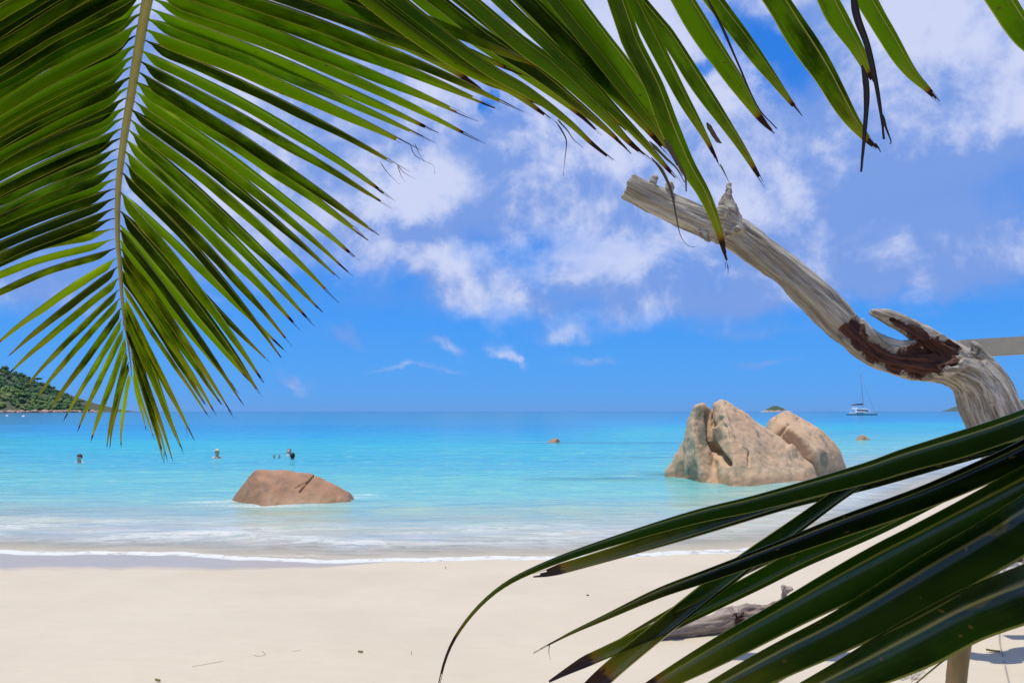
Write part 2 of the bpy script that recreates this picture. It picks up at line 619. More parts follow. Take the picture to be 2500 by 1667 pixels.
strk = nt.noise(nt.vm('ADD', nt.scale(geo, (1.4, 7.5, 1)), nt.vm('MULTIPLY', fw, (.5, 1.2, 0))), 1.0, 6, .66)
body = nt.mix(nt.m('MULTIPLY', nt.ss(strk, .50, .66), nt.ss(sd, 4.5, 1.2, 0, .55)), body, (.56, .57, .58))
body = nt.mix(nt.m('MULTIPLY', nt.ss(strk, .46, .34), nt.ss(sd, 5.5, 1.5, 0, .45)), body, (.30, .30, .26))
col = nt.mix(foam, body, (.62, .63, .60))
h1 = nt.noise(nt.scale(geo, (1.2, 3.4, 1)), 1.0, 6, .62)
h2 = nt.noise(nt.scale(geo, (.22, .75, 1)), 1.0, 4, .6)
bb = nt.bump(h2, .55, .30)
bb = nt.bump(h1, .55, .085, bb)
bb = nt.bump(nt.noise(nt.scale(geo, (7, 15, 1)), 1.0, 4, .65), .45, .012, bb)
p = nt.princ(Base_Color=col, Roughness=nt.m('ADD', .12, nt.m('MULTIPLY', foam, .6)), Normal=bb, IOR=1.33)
p.inputs['Specular IOR Level'].default_value = 0.18
tr = nt.new('ShaderNodeBsdfTransparent')
ms = nt.new('ShaderNodeMixShader')
op = nt.m('MAXIMUM', nt.ss(sd, 0.0, 1.6, .25, 1.0), foam)
nt.put(ms.inputs[0], op)
nt.l.new(tr.outputs[0], ms.inputs[1])
nt.l.new(p.outputs[0], ms.inputs[2])
nt.l.new(ms.outputs[0], nt.out.inputs[0])


def sea_h(X, Y):
    d = shore_d(X, Y)
    a = np.clip(d / 5.0, 0, 1) * np.clip(90.0 / np.maximum(Y, 1), 0, 1)
    Z = field(X, Y, [(3.2, .022, 1.5, .35, 6), (1.3, .010, 1.4, .7, 8), (.6, .004, 1.3, 1.1, 8)], 8) * a
    # thin swash: little rolled lip at the edge
    Z = Z + .012 * np.exp(-((d - .09) / .05) ** 2) + .02 * np.exp(-((d - 1.7 - .3 * np.sin(X * .8)) / .28) ** 2)
    return Z + .004


def gauss_px(X, Y, px, py, sx, sy):
    q = on_level(px, py)
    return np.exp(-((X - q.x) / sx) ** 2 - ((Y - q.y) / sy) ** 2)


def foam_f(X, Y):
    f = gauss_px(X, Y, 500, 1226, .35, .12) + gauss_px(X, Y, 650, 1234, 1.1, .26) * .9 + gauss_px(X, Y, 560, 1222, .4, .2) * .8 + gauss_px(X, Y, 860, 1214, .5, .18) + gauss_px(X, Y, 890, 1206, .3, .12) * .8
    f += gauss_px(X, Y, 1500, 1161, .9, .09) + gauss_px(X, Y, 1295, 1079, 1.2, .14) * .9 + gauss_px(X, Y, 1720, 1170, 1.2, .1) * .4
    f += gauss_px(X, Y, 60, 1285, .7, .12) + gauss_px(X, Y, 160, 1272, .3, .08) * .6
    f += gauss_px(X, Y, 620, 1330, .35, .06) * .9 + gauss_px(X, Y, 760, 1318, .5, .05) * .6 + gauss_px(X, Y, 1000, 1300, .7, .08) * .5
    return np.clip(f, 0, 1)


def reef_f(X, Y):
    f = gauss_px(X, Y, 1490, 1170, 1.7, .42) + gauss_px(X, Y, 1500, 1081, 5, 1.3) * .8 + gauss_px(X, Y, 1640, 1158, 1.5, .8) * .8
    f += gauss_px(X, Y, 2150, 1075, 3.5, .5) * .6 + gauss_px(X, Y, 1600, 1118, 2.5, .25) * .5
    return np.clip(f, 0, 1)


xs = axis([(-40000, -2000, 4), (-2000, -200, 8), (-200, -40, 16), (-40, -8, 80), (-8, 8, 330), (8, 40, 90), (40, 200, 16), (200, 2000, 8), (2000, 40000, 4)])
ys = axis([(8.2, 12, 120), (12, 20, 130), (20, 40, 130), (40, 100, 90), (100, 400, 50), (400, 3000, 20), (3000, 40000, 8)])
sea = grid('sea', xs, ys, sea_h, m_sea, 'structure', {'shore': shore_d, 'foam': foam_f, 'reef': reef_f})

# ------------------------------------------------------------------ granite
def granite(name, tint=(0.50, 0.325, 0.185), dark=(0.13, 0.115, 0.085)):
    m, nt = material(name)
    geo = nt.new('ShaderNodeNewGeometry').outputs['Position']
    gz = nt.sep(geo)[2]
    a = nt.noise(geo, 1.1, 6, .6, .3)
    b_ = nt.noise(geo, 5.5, 6, .65)
    f = nt.noise(geo, 85, 3, .7)
    st = nt.noise(nt.scale(geo, (3.2, 3.2, .55)), 1.4, 6, .62, .5)
    c = nt.mix(nt.ss(a, .35, .65), tint, tuple(x * k for x, k in zip(tint, (1.10, 1.16, 1.25))))
    c = nt.mix(nt.ss(b_, .42, .70, 0, .55), c, tuple(x * k for x, k in zip(tint, (.80, .86, .92))))
    c = nt.mix(nt.ss(st, .54, .70, 0, .78), c, dark)
    algae_shade = nt.attr('algae').outputs['Fac']  # algae mask; on the rounded boulder it carries painted shade
    c = nt.mix(nt.m('MULTIPLY', nt.ss(nt.m('ADD', algae_shade, nt.m('MULTIPLY', nt.m('SUBTRACT', b_, .5), .7)), .35, .75), .75), c, (0.14, 0.14, 0.09))
    c = nt.mix(nt.ss(f, .60, .74, 0, .30), c, (.10, .08, .06))
    c = nt.mix(nt.ss(f, .38, .26, 0, .28), c, (.68, .55, .44))
    wet = nt.ss(nt.m('ADD', gz, nt.m('MULTIPLY', nt.m('SUBTRACT', b_, .5), .25)), .26, .05)
    c = nt.mix(nt.m('MULTIPLY', wet, .6), c, (.27, .145, .06))
    n = nt.bump(b_, .35, .035)
    n = nt.bump(f, .35, .006, n)
    p = nt.princ(Base_Color=c, Roughness=nt.m('SUBTRACT', .82, nt.m('MULTIPLY', wet, .22)), Normal=n)
    nt.l.new(p.outputs[0], nt.out.inputs[0])
    return m


m_gran = granite('granite')
m_gran2 = granite('granite_brown', (0.34, 0.175, 0.09), (0.19, 0.135, 0.09))


def hull(points):
    bm = bmesh.new()
    for p in points:
        bm.verts.new(p)
    r = bmesh.ops.convex_hull(bm, input=bm.verts)
    bmesh.ops.delete(bm, geom=[g for g in r['geom_interior'] if isinstance(g, bmesh.types.BMVert)], context='VERTS')
    bm.verts.index_update()
    v = [x.co.copy() for x in bm.verts]
    f = [tuple(q.index for q in x.verts) for x in bm.faces]
    bm.free()
    return v, f


def hp(D, lst):
    """list of (px, py, dy): points at depth D+dy (seen from the camera place)"""
    return [at(px, py, D + dy) for (px, py, dy) in lst]


def rough_rock(name, pieces, voxel, smooth, amp, mat, parent=None, cracks=(), seed=0, algae=()):
    V, Fc = join_data(pieces)
    me, co, no = remeshed(V, Fc, voxel, smooth)
    out = co.copy()
    alg_shade = np.zeros(len(co))
    for i, (c, n) in enumerate(zip(co, no)):
        x, y, z = c
        d = amp * fbm(x * 1.3 + seed, y * 1.3, z * 1.3, 4) + amp * .35 * fbm(x * 5 + seed, y * 5, z * 5, 3)
        d -= amp * .8 * max(0, nz(x * 3.2 + seed, y * 3.2, z * .7) - .18)
        for (pts, w_, dep) in cracks:
            best = 9
            for a, b in zip(pts[:-1], pts[1:]):
                ax, az_ = a[0], a[2]; bx, bz = b[0], b[2]
                vx_, vz_ = bx - ax, bz - az_
                tt = max(0, min(1, ((x - ax) * vx_ + (z - az_) * vz_) / (vx_ * vx_ + vz_ * vz_ + 1e-9)))
                best = min(best, sqrt((x - ax - vx_ * tt) ** 2 + (z - az_ - vz_ * tt) ** 2))
            if best < w_ * 3 and n[1] < .3:
                d -= dep * exp(-(best / w_) ** 2)
        for (p, r) in algae:
            q = (Vector(c) - p).length / r
            alg_shade[i] = max(alg_shade[i], exp(-q * q))
        out[i] = c + n * d
    return finish(me, out, name, mat, parent, {'algae': alg_shade})


D1 = 19.6
# left pinnacle, right pinnacle with its long slope, low slabs at the left
pinL = hull(hp(D1, [(1698, 988, .5), (1716, 984, .6), (1735, 1002, .7), (1745, 1060, .5), (1745, 1120, .3), (1740, 1215, -.6), (1715, 1215, -.55), (1690, 1050, .1), (1682, 1018, .5),
                    (1676, 1040, .9), (1668, 1095, .7), (1675, 1170, .3), (1676, 1205, .3), (1700, 1215, -.2), (1720, 1000, 1.6), (1680, 1060, 1.8), (1745, 1060, 1.8), (1680, 1190, 2.4), (1750, 1190, 2.4)]))
pinL2 = hull(hp(D1, [(1728, 1008, 1.4), (1742, 996, 1.2), (1752, 1020, 1.2), (1752, 1080, .8), (1735, 1080, .8), (1752, 1200, 1.), (1735, 1200, 1), (1740, 1005, 1.7), (1750, 1190, 2)]))
pinR = hull(hp(D1, [(1745, 984, .5), (1762, 973, .4), (1780, 982, .55), (1768, 1000, .1), (1745, 1020, .35), (1741, 1070, .3), (1756, 1120, 0), (1775, 1080, -.35), (1788, 1105, -.7),
                    (1812, 1012, .9), (1850, 1030, 1.0), (1890, 1055, 1.0), (1918, 1080, .7), (1870, 1110, -.2), (1790, 1170, -1.0), (1860, 1190, -1.0), (1950, 1145, .1), (1985, 1140, .5),
                    (1985, 1180, .3), (1760, 1225, -.9), (1800, 1228, -1.3), (1880, 1226, -1.2), (1960, 1215, -.5), (2010, 1190, .3), (1745, 1200, -.2),
                    (1775, 985, 1.3), (1745, 1010, 1.5), (1850, 1050, 2.2), (1930, 1120, 2.4), (1760, 1190, 2.8), (1990, 1180, 2.4)]))
foot = hull(hp(D1, [(1722, 1130, .2), (1735, 1100, .3), (1755, 1120, .1), (1765, 1180, -.6), (1775, 1226, -1.1), (1725, 1224, -.9), (1718, 1180, -.4), (1730, 1190, 1.2), (1765, 1190, 1.2)]))
knob = hull(hp(D1, [(1918, 1090, .5), (1935, 1082, .5), (1948, 1110, .5), (1975, 1145, .5), (1930, 1150, .0), (1905, 1120, .1), (1925, 1100, 1.5), (1970, 1150, 1.5), (1900, 1150, 1.2)]))
slab1 = hull(hp(D1, [(1671, 1066, .9), (1673, 1100, .75), (1674, 1210, .4), (1650, 1110, .9), (1648, 1150, .8), (1652, 1206, .5), (1672, 1080, 1.8), (1652, 1190, 1.9), (1674, 1190, 1.9)]))
slab2 = hull(hp(D1, [(1646, 1120, 1.), (1647, 1206, .6), (1624, 1147, 1.0), (1620, 1204, .8), (1645, 1140, 1.9), (1625, 1190, 1.9)]))
slab2b = hull(hp(D1, [(1645, 1112, 1.), (1662, 1090, 1.), (1664, 1200, .6), (1640, 1200, .7), (1650, 1130, 1.9), (1660, 1190, 1.9)]))
crk = [(tuple(at(*q, D1)) for q in l) for l in ()]


def cr(D, l, w_, d_):
    return ([tuple(at(px, py, D)) for px, py in l], w_, d_)


big = thing('granite_outcrop', 'tall tan granite outcrop with two pointed pinnacles split by a deep crack', 'rock', tuple(on_level(1790, 1215)))


def put_under(o, root):
    o.parent = root
    o.matrix_parent_inverse = Matrix.Translation(-Vector(root.location))
    return o


r_ = rough_rock('rock_mass', [pinL, pinL2, pinR, foot, knob], .028, 8, .05, m_gran, None,
                [cr(D1, [(1776, 990), (1784, 1040), (1792, 1085)], .035, .03), cr(D1, [(1813, 1105), (1806, 1130)], .025, .07), cr(D1, [(1740, 1010), (1738, 1075), (1752, 1115), (1756, 1125)], .05, .30),
                 cr(D1, [(1765, 1020), (1752, 1040)], .03, .05), cr(D1, [(1768, 1040), (1772, 1070)], .03, .05)], 1,
                [(at(1712, 1010, D1 + .4), .28), (at(1720, 1050, D1 + .2), .26), (at(1717, 1075, D1 + .1), .22), (at(1755, 1065, D1), .25), (at(1765, 1085, D1), .22), (at(1690, 1150, D1), .35), (at(1700, 1190, D1), .3), (at(1775, 1055, D1), .18)])
put_under(r_, big)
r_ = rough_rock('rock_slab', [slab1], .022, 4, .03, m_gran, None, (), 3, [(at(1662, 1140, D1 + .6), .3)])
put_under(r_, big)
r_ = rough_rock('rock_slab', [slab2, slab2b], .022, 4, .03, m_gran, None, (), 5)
put_under(r_, big)

D2 = 21.6
back = hull(hp(D2, [(1870, 1040, .8), (1885, 1018, .7), (1910, 1008, .7), (1940, 1008, .7), (1958, 1018, .7), (1972, 1036, .5), (2010, 1050, .5), (2035, 1075, .5), (2055, 1105, .5), (2066, 1140, .6),
                    (2070, 1200, .8), (2010, 1200, -.6), (1990, 1100, -.5), (1950, 1060, -.3), (1920, 1040, -.1), (1880, 1060, .2), (1868, 1080, .8), (1930, 1160, -.1), (1890, 1190, .8), (1970, 1195, -.3),
                    (1920, 1015, 1.8), (1870, 1060, 2.), (2050, 1100, 2.2), (1870, 1190, 2.4), (2068, 1190, 2.4)]))
back2 = hull(hp(D2, [(1885, 1030, .6), (1905, 1006, .6), (1935, 1005, .6), (1962, 1028, .7), (1975, 1060, .4), (1940, 1080, -.25), (1900, 1070, .0), (1920, 1010, 1.5), (1970, 1060, 1.5), (1880, 1060, 1.5)]))
o = rough_rock('rounded_boulder', [back, back2], .03, 45, .04, m_gran, None, [cr(D2, [(1925, 1036), (1915, 1045), (1905, 1062)], .03, .06)], 8,
               [(at(2000, 1122, D2 - .2), .35), (at(1975, 1135, D2 - .3), .3)])  # shade at the boulder's lower left, painted with the algae tint
tag(o, 'smooth rounded tan boulder with a dark kinked crack, behind the pointed outcrop', 'rock')

D3 = 14.9
sub = hull(hp(D3, [(616, 1148, .25), (625, 1143, .25), (640, 1146, .3), (690, 1150, .4), (730, 1152, .4), (760, 1157, .35), (800, 1178, .3), (835, 1197, .3), (852, 1203, .5), (870, 1225, .8),
                   (606, 1160, .3), (590, 1190, .3), (568, 1214, .4), (560, 1240, .5), (600, 1225, -.1), (650, 1232, -.45), (670, 1232, -.35), (640, 1180, -.1), (720, 1215, -.15),
                   (800, 1215, -.05), (700, 1165, .1), (640, 1150, 1.1), (750, 1170, 1.3), (840, 1210, 1.3), (590, 1215, 1.2), (700, 1250, -.5), (640, 1260, -.6), (860, 1240, 1), (800, 1222, -.15), (845, 1213, .1), (855, 1224, .1), (800, 1262, -.4), (860, 1256, -.1), (560, 1262, .2)]))
o = rough_rock('low_boulder', [sub], .016, 45, .03, m_gran2, None,
               [cr(D3, [(759, 1160), (752, 1172), (742, 1188), (736, 1198)], .013, .06), cr(D3, [(744, 1180), (735, 1184), (722, 1190)], .014, .022), cr(D3, [(705, 1160), (712, 1185), (706, 1215)], .12, .025),
                cr(D3, [(630, 1160), (655, 1166), (680, 1175)], .06, .02)], 15)
tag(o, 'low brown boulder with a diagonal crack, washed by foam near the beach', 'rock')

o = rough_rock('small_rock', [hull(hp(44, [(1335, 1079, 0), (1342, 1074, .1), (1352, 1069, .2), (1362, 1069, .2), (1368, 1076, .3), (1370, 1084, .3), (1330, 1084, 0), (1350, 1084, -.5), (1350, 1074, 1), (1368, 1083, 1)]))],
               .04, 4, .05, m_gran2, None, (), 20)
tag(o, 'tiny orange brown rock tip breaking the water far left of the pointed outcrop', 'rock')
o = rough_rock('small_rock', [hull(hp(47, [(2086, 1076, 0), (2092, 1066, .2), (2100, 1060, .3), (2110, 1060, .3), (2120, 1068, .4), (2130, 1078, .4), (2135, 1084, .6), (2082, 1084, .3), (2100, 1084, -.8), (2105, 1065, 1.5), (2130, 1083, 1.6)]))],
               .045, 4, .06, m_gran, None, (), 23, [(at(2103, 1072, 47), .5)])
tag(o, 'small pointed rock with green algae standing right of the big boulders, below the catamaran', 'rock')

# ------------------------------------------------------------------ far land
m_for, nt = material('forest')
oi = nt.attr('tone').outputs['Fac']
geo = nt.new('ShaderNodeNewGeometry').outputs['Position']
c = nt.ramp(oi, [(0, (.028, .075, .026)), (.4, (.052, .12, .028)), (.7, (.13, .21, .035)), (.9, (.18, .22, .06)), (1, (.24, .20, .11))])
c = nt.mix(nt.ss(nt.noise(geo, .35, 5, .7), .45, .75, 0, .35), c, (.022, .055, .022))
p = nt.princ(Base_Color=c, Roughness=.9)
nt.l.new(p.outputs[0], nt.out.inputs[0])
m_shrock = simple('shore_granite', (.42, .27, .21), .85, .3, .15)
m_bark_far = simple('far_bark', (.16, .12, .09), .9)

DH = 1500.0


def hill_top(px):
    return np.interp(px, [-900, -500, -250, -100, 0, 40, 80, 120, 160, 190, 210, 232, 240], [1004, 940, 890, 880, 900, 912, 928, 942, 962, 982, 996, 1003.5, 1008])


def ridge_z(px):
    return (1004.5 - hill_top(px)) / F * DH


def hill_pt(px, t):
    """t: 0 on the near shore, 1 on the ridge"""
    x = (px - 1250) / F * DH * (1 + .0 * t)
    y = DH - 120 + 260 * t
    z = max(0, ridge_z(px)) * (t ** .8) * (y / DH)
    return Vector(((px - 1250) / F * y, y, z + 0.4))


V, Fc = [], []
PX = np.linspace(-900, 236, 90)
for j in range(13):
    for px in PX:
        t = j / 8.0
        if t <= 1:
            q = hill_pt(px, t)
        else:
            q = hill_pt(px, 1)
            q.y += (t - 1) * 500
            q.z *= max(0, 1 - (t - 1) * 1.9)
        q.z += 3 * nz(q.x * .03, q.y * .03, 0) * min(1, q.z / 10) - (2 if j == 0 else 0)
        V.append(q)
for j in range(12):
    for i in range(89):
        a = j * 90 + i
        Fc.append((a, a + 1, a + 91, a + 90))
hd = mesh_obj('headland_hill', V, Fc, simple('hill_soil', (.06, .07, .03), .95, .3, .05))
tag(hd, None, None, None, 'structure')

ico = []
_b = bmesh.new(); bmesh.ops.create_icosphere(_b, subdivisions=2, radius=1.0)
ICO_V = np.array([v.co[:] for v in _b.verts]); ICO_F = [tuple(v.index for v in f.verts) for f in _b.faces]; _b.free()
_b = bmesh.new(); bmesh.ops.create_icosphere(_b, subdivisions=1, radius=1.0)
ICO1_V = np.array([v.co[:] for v in _b.verts]); ICO1_F = [tuple(v.index for v in f.verts) for f in _b.faces]; _b.free()


def blobs(lst, lo=False, rough=.35, seed=0):
    V, Fc, T = [], [], []
    IV, IF = (ICO1_V, ICO1_F) if lo else (ICO_V, ICO_F)
    r = np.random.RandomState(seed)
    for (c, s, tone) in lst:
        o = len(V)
        k = 1 + rough * r.uniform(-1, 1, len(IV))
        P = IV * k[:, None] * np.array(s) + np.array(c)
        V += [tuple(p) for p in P]
        Fc += [tuple(i + o for i in f) for f in IF]
        T += [tone] * len(IV)
    return V, Fc, T


rr = random.Random(5)
lst = []
for i in range(1100):
    px = rr.uniform(-600, 226)
    t = rr.random() ** .8
    if ridge_z(px) < 2 + 4 * t: continue
    q = hill_pt(px, t)
    s = rr.uniform(4, 8.5) * (0.75 if t > .8 else 1) * min(1, .45 + ridge_z(px) / 40)
    band = nz(q.x * .02, q.z * .05, 3)
    tone = min(1, max(0, .34 + .55 * band + rr.uniform(-.12, .14) + (.24 if t < .45 else -.14)))
    for k in range(3):
        lst.append(((q.x + rr.uniform(-s, s) * .7, q.y + rr.uniform(-s, s) * .5, q.z + s * .3 + rr.uniform(-.3, .5) * s), (s * rr.uniform(.4, .75), s * .6, s * rr.uniform(.35, .6)), min(1, max(0, tone + rr.uniform(-.1, .1)))))
V, Fc, T = blobs(lst, False, .33, 2)
o = mesh_obj('hillside_forest', V, Fc, m_for, None, False, None, {'tone': T})
tag(o, 'dense green woodland covering the headland at the far left', 'forest', None, 'stuff')

lst = []
for i in range(420):
    px = rr.uniform(-500, 250)
    y = DH - 128 + rr.uniform(-6, 10)
    s = rr.uniform(1.2, 4.2)
    lst.append((((px - 1250) / F * y, y, rr.uniform(-.5, 2.2) * (1 if px < 215 else .3)), (s * 1.5, s, s * rr.uniform(.5, .9)), .5))
V, Fc, T = blobs(lst, True, .25, 9)
o = mesh_obj('shoreline_rocks', V, Fc, m_shrock, None, False)
tag(o, 'band of pink granite rocks along the foot of the headland', 'rocks', None, 'stuff')

# trees that stand out on the headland skyline
for i, (px, py, s, kind, lab) in enumerate([
        (12, 893, 9, 'round', 'tall dark tree on the headland crest at the left edge of the photo'),
        (52, 912, 7, 'round', 'bushy tree on the headland ridge just right of the highest tree'),
        (92, 922, 9, 'umbrella', 'flat topped umbrella tree on the middle of the headland ridge'),
        (150, 954, 8, 'round', 'broad dark tree low on the headland ridge'),
        (172, 968, 7, 'round', 'round tree near the seaward end of the headland'),
        (196, 977, 9, 'umbrella', 'lone umbrella tree overhanging the tip of the headland')]):
    x = (px - 1250) / F * (DH + 130)
    y = DH + 130
    gz_ = ridge_z(px) * (DH + 130) / DH * .92
    topz = CAMZ + (1004 - py) / F * y
    h = max(7.0, topz - gz_ + 3)
    base = topz - h
    t_ = thing('skyline_tree', lab, 'tree', (x, y, base), 'trees on the headland skyline')
    v, f = tube_data([(0, 0, -3, .7), (s * .05, 0, h * .45, .5), (s * .12, 0, h * .8, .3)], 6, 6)
    mesh_obj('trunk', v, f, m_bark_far, t_)
    ll = []
    for k in range(26):
        if kind == 'umbrella':
            a = rr.uniform(0, 6.28); q = rr.random() ** .5
            ll.append(((cos(a) * s * q, sin(a) * s * q * .6, h * .86 + rr.uniform(-.06, .1) * h * (1 - q * .5)), (s * .3, s * .3, s * .14), rr.uniform(0, .35)))
        else:
            a = rr.uniform(0, 6.28); q = rr.random() ** .5
            ll.append(((cos(a) * s * .6 * q, sin(a) * s * .5 * q, h * (.68 + rr.uniform(-.2, .26) * (1 - q * .4))), (s * .3, s * .3, s * .26), rr.uniform(0, .4)))
    V, Fc, T = blobs(ll, False, .35, 30 + i)
    mesh_obj('crown', V, Fc, m_for, t_, False, None, {'tone': T})

# small island
DI = 3000.0
V, Fc = [], []
n_ = 34
for j in range(12):
    for i in range(n_):
        u = i / (n_ - 1)
        px = 1852 + 84 * u
        v_ = j / 11
        prof = np.interp(px, [1852, 1862, 1872, 1882, 1892, 1902, 1914, 1926, 1936], [0, 3, 8, 13, 15.5, 12, 6.5, 2, 0]) / F * DI
        z = prof * sin(pi * v_) ** .6 * (1 + .18 * nz(px * .25, v_ * 5, 1))
        y = DI - 40 + 80 * v_
        V.append(((px - 1250) / F * y, y, z - .3))
for j in range(11):
    for i in range(n_ - 1):
        a = j * n_ + i
        Fc.append((a, a + 1, a + n_ + 1, a + n_))
m_isl, nt = material('island_ground')
geo = nt.new('ShaderNodeNewGeometry').outputs['Position']
gz = nt.sep(geo)[2]
k = nt.m('ADD', gz, nt.m('MULTIPLY', nt.m('SUBTRACT', nt.noise(geo, .07, 5, .7), .5), 22))
c = nt.mix(nt.ss(k, 3.0, 6.5), (.42, .31, .26), (.05, .085, .03))
p = nt.princ(Base_Color=c, Roughness=.9)
nt.l.new(p.outputs[0], nt.out.inputs[0])
o = mesh_obj('rocky_island', V, Fc, m_isl, None, True)
tag(o, 'small low island with pale rock shore and green top on the horizon behind the boulders', 'island')

DM = 12000.0
V, Fc = [], []
n_ = 60
for j in range(8):
    for i in range(n_):
        px = 2290 + 700 * i / (n_ - 1)
        v_ = j / 7
        prof = np.interp(px, [2290, 2310, 2325, 2350, 2380, 2420, 2450, 2490, 2540, 2650, 2800, 2990], [0, 5, 12, 19, 15, 11, 18, 29, 33, 42, 28, 0]) / F * DM
        y = DM - 900 + 2500 * v_
        z = prof * sin(pi * v_) ** .7 * (1 + .08 * nz(px * .06, v_ * 3, 5))
        V.append(((px - 1250) / F * y, y, z - 2))
for j in range(7):
    for i in range(n_ - 1):
        a = j * n_ + i
        Fc.append((a, a + 1, a + n_ + 1, a + n_))
o = mesh_obj('distant_hills', V, Fc, simple('far_hill_forest', (.05, .075, .035), .95, .3, .002), None, True)
tag(o, None, None, None, 'structure')


def gz_at(x, y):
    return float(sand_h(np.array([[x]], dtype=float), np.array([[y]], dtype=float))[0, 0])


def on_sand(px, py):
    z = 0.1
    for _ in range(5):
        q = on_level(px, py, z)
        z = gz_at(q.x, q.y)
    q = on_level(px, py, z)
    return q


# ------------------------------------------------------------------ weathered wood
def wood(name, pale, mid, dark, grain=1.0):
    m, nt = material(name)
    g = nt.attr('grain').outputs['Vector']
    rot = nt.attr('rot').outputs['Fac']
    geo = nt.new('ShaderNodeNewGeometry').outputs['Position']
    s1 = nt.noise(nt.scale(g, (1.6, 34, 34)), 1.0, 6, .62, .35)
    s2 = nt.noise(nt.scale(g, (7, 130, 130)), 1.0, 4, .65)
    lo = nt.noise(geo, 4.5, 5, .6)
    c = nt.mix(nt.ss(s1, .38, .62), mid, pale)
    c = nt.mix(nt.ss(s2, .53, .68, 0, .85), c, dark)
    wv = nt.noise(nt.scale(g, (.9, 7, 7)), 1.0, 4, .6, .6)
    c = nt.mix(nt.ss(wv, .52, .66, 0, .55), c, tuple(.75 * q for q in mid))
    c = nt.mix(nt.ss(lo, .52, .70, 0, .35), c, mid)
    lich = nt.noise(geo, 16, 5, .7)
    c = nt.mix(nt.ss(lich, .64, .72, 0, .45), c, (.30, .33, .16))
    kn = nt.noise(g, 12.0, 5, .7, .8)
    rr_ = nt.ss(nt.m('ADD', rot, nt.m('MULTIPLY', nt.m('SUBTRACT', kn, .5), .9)), .44, .54)
    rc = nt.mix(nt.ss(s1, .35, .65), (.028, .011, .008), (.105, .040, .026))
    rc = nt.mix(nt.ss(kn, .55, .68, 0, .6), rc, (.035, .018, .013))
    c = nt.mix(rr_, c, rc)
    b = nt.bump(s1, .7, .006 * grain)
    b = nt.bump(s2, .6, .0025 * grain, b)
    p = nt.princ(Base_Color=c, Roughness=.82, Normal=b)
    p.inputs['Specular IOR Level'].default_value = .3
    nt.l.new(p.outputs[0], nt.out.inputs[0])
    return m


m_dead = wood('dead_wood', (.49, .45, .375), (.22, .185, .135), (.065, .052, .036), 3.5)
m_log = wood('sand_log_wood', (.36, .30, .25), (.22, .165, .125), (.08, .055, .04))
m_bleach = wood('bleached_wood', (.62, .58, .52), (.42, .38, .32), (.12, .10, .08), 1.5)


def woody(name, tubes, voxel, mat, parent=None, axis_pts=None, rots=(), amp=1.0, seed=0, smooth=2, gouges=()):
    """tubes: lists of (x,y,z,r) joined into one gnarled surface with grain along axis_pts"""
    V, Fc = join_data([tube_data(t_, max(6, len(t_) * 5), 16) for t_ in tubes])
    me, co, no = remeshed(V, Fc, voxel, smooth)
    A = []
    for t_ in (axis_pts or tubes):
        S = spline(t_, 60)
        L = 0
        for i in range(len(S)):
            if i: L += np.linalg.norm(S[i, :3] - S[i - 1, :3])
            T = S[min(i + 1, len(S) - 1), :3] - S[max(i - 1, 0), :3]
            A.append((S[i, :3], L, T / (np.linalg.norm(T) + 1e-9)))
    kd = kdtree.KDTree(len(A))
    for i, a in enumerate(A): kd.insert(a[0], i)
    kd.balance()
    out = co.copy(); G = np.zeros_like(co); R = np.zeros(len(co))
    for i, (c, n) in enumerate(zip(co, no)):
        _, k, _ = kd.find(c)
        P, L, T = A[k]
        d = c - P
        along = L + float(np.dot(d, T))
        perp = d - T * np.dot(d, T)
        U = np.cross(T, (.1, 1, .05)); U /= np.linalg.norm(U); W = np.cross(T, U)
        u, v_ = float(np.dot(perp, U)), float(np.dot(perp, W))
        G[i] = (along, u, v_)
        rot = 0.
        for (p, r) in rots:
            q = (Vector(c) - p).length / (r * 1.18)
            rot = max(rot, 1.32 - q)
        rot = max(0, min(1, rot))
        R[i] = rot
        h = .018 * fbm(along * 2.2 + seed, u * 7, v_ * 7, 3) + .0095 * fbm(along * 4 + seed, u * 38, v_ * 38, 3)
        h += -.014 * max(0, nz(along * 3.0 + seed, u * 22, v_ * 22) - .20) * 3
        if rot > 0:
            kk = nz(along * 12, u * 12, v_ * 12)
            edge = max(0, min(1, (rot + .45 * kk - .38) * 6))
            h -= edge * (.022 + .026 * fbm(along * 6, u * 22, v_ * 22, 4))
            if 0 < edge < .6: h += .008
        for (p, r, dep) in gouges:
            q = (Vector(c) - p).length / r
            if q < 3: h -= dep * exp(-q * q)
        out[i] = c + n * h * amp
    return finish(me, out, name, mat, parent, {'grain': G, 'rot': R})


DT = 5.15


def tp(lst, D=DT):
    return [(*at(px, py, D + dd), r * (D + dd) / F) for (px, py, r, dd) in lst]


main = tp([(a_[0], a_[1], a_[2] * (.84 if a_[0] < 2200 else .92), a_[3]) for a_ in [(1531, 457, 36, .05), (1600, 490, 38, .04), (1700, 532, 41, .03), (1800, 570, 46, .02), (1900, 648, 47, 0), (2000, 735, 48, 0), (2080, 818, 46, 0), (2150, 868, 43, 0),
           (2230, 885, 46, 0), (2310, 888, 54, .0), (2372, 915, 64, .0), (2405, 960, 70, 0), (2425, 1010, 73, 0), (2478, 1100, 80, .02), (2640, 1300, 92, .05), (2790, 1500, 105, .1), (2860, 1640, 125, .15)]])
branch = tp([(2335, 885, 44, -.02), (2275, 838, 33, -.03), (2222, 800, 25, -.04), (2170, 775, 19, -.05), (2128, 758, 11, -.05)])
stub = tp([(1795, 570, 34, -.03), (1780, 530, 26, -.03), (1775, 495, 19, -.02), (1778, 468, 11, -.02), (1780, 448, 5, -.01)])
stubk = tp([(1752, 540, 14, -.08), (1762, 518, 14, -.09), (1768, 508, 9, -.09)])
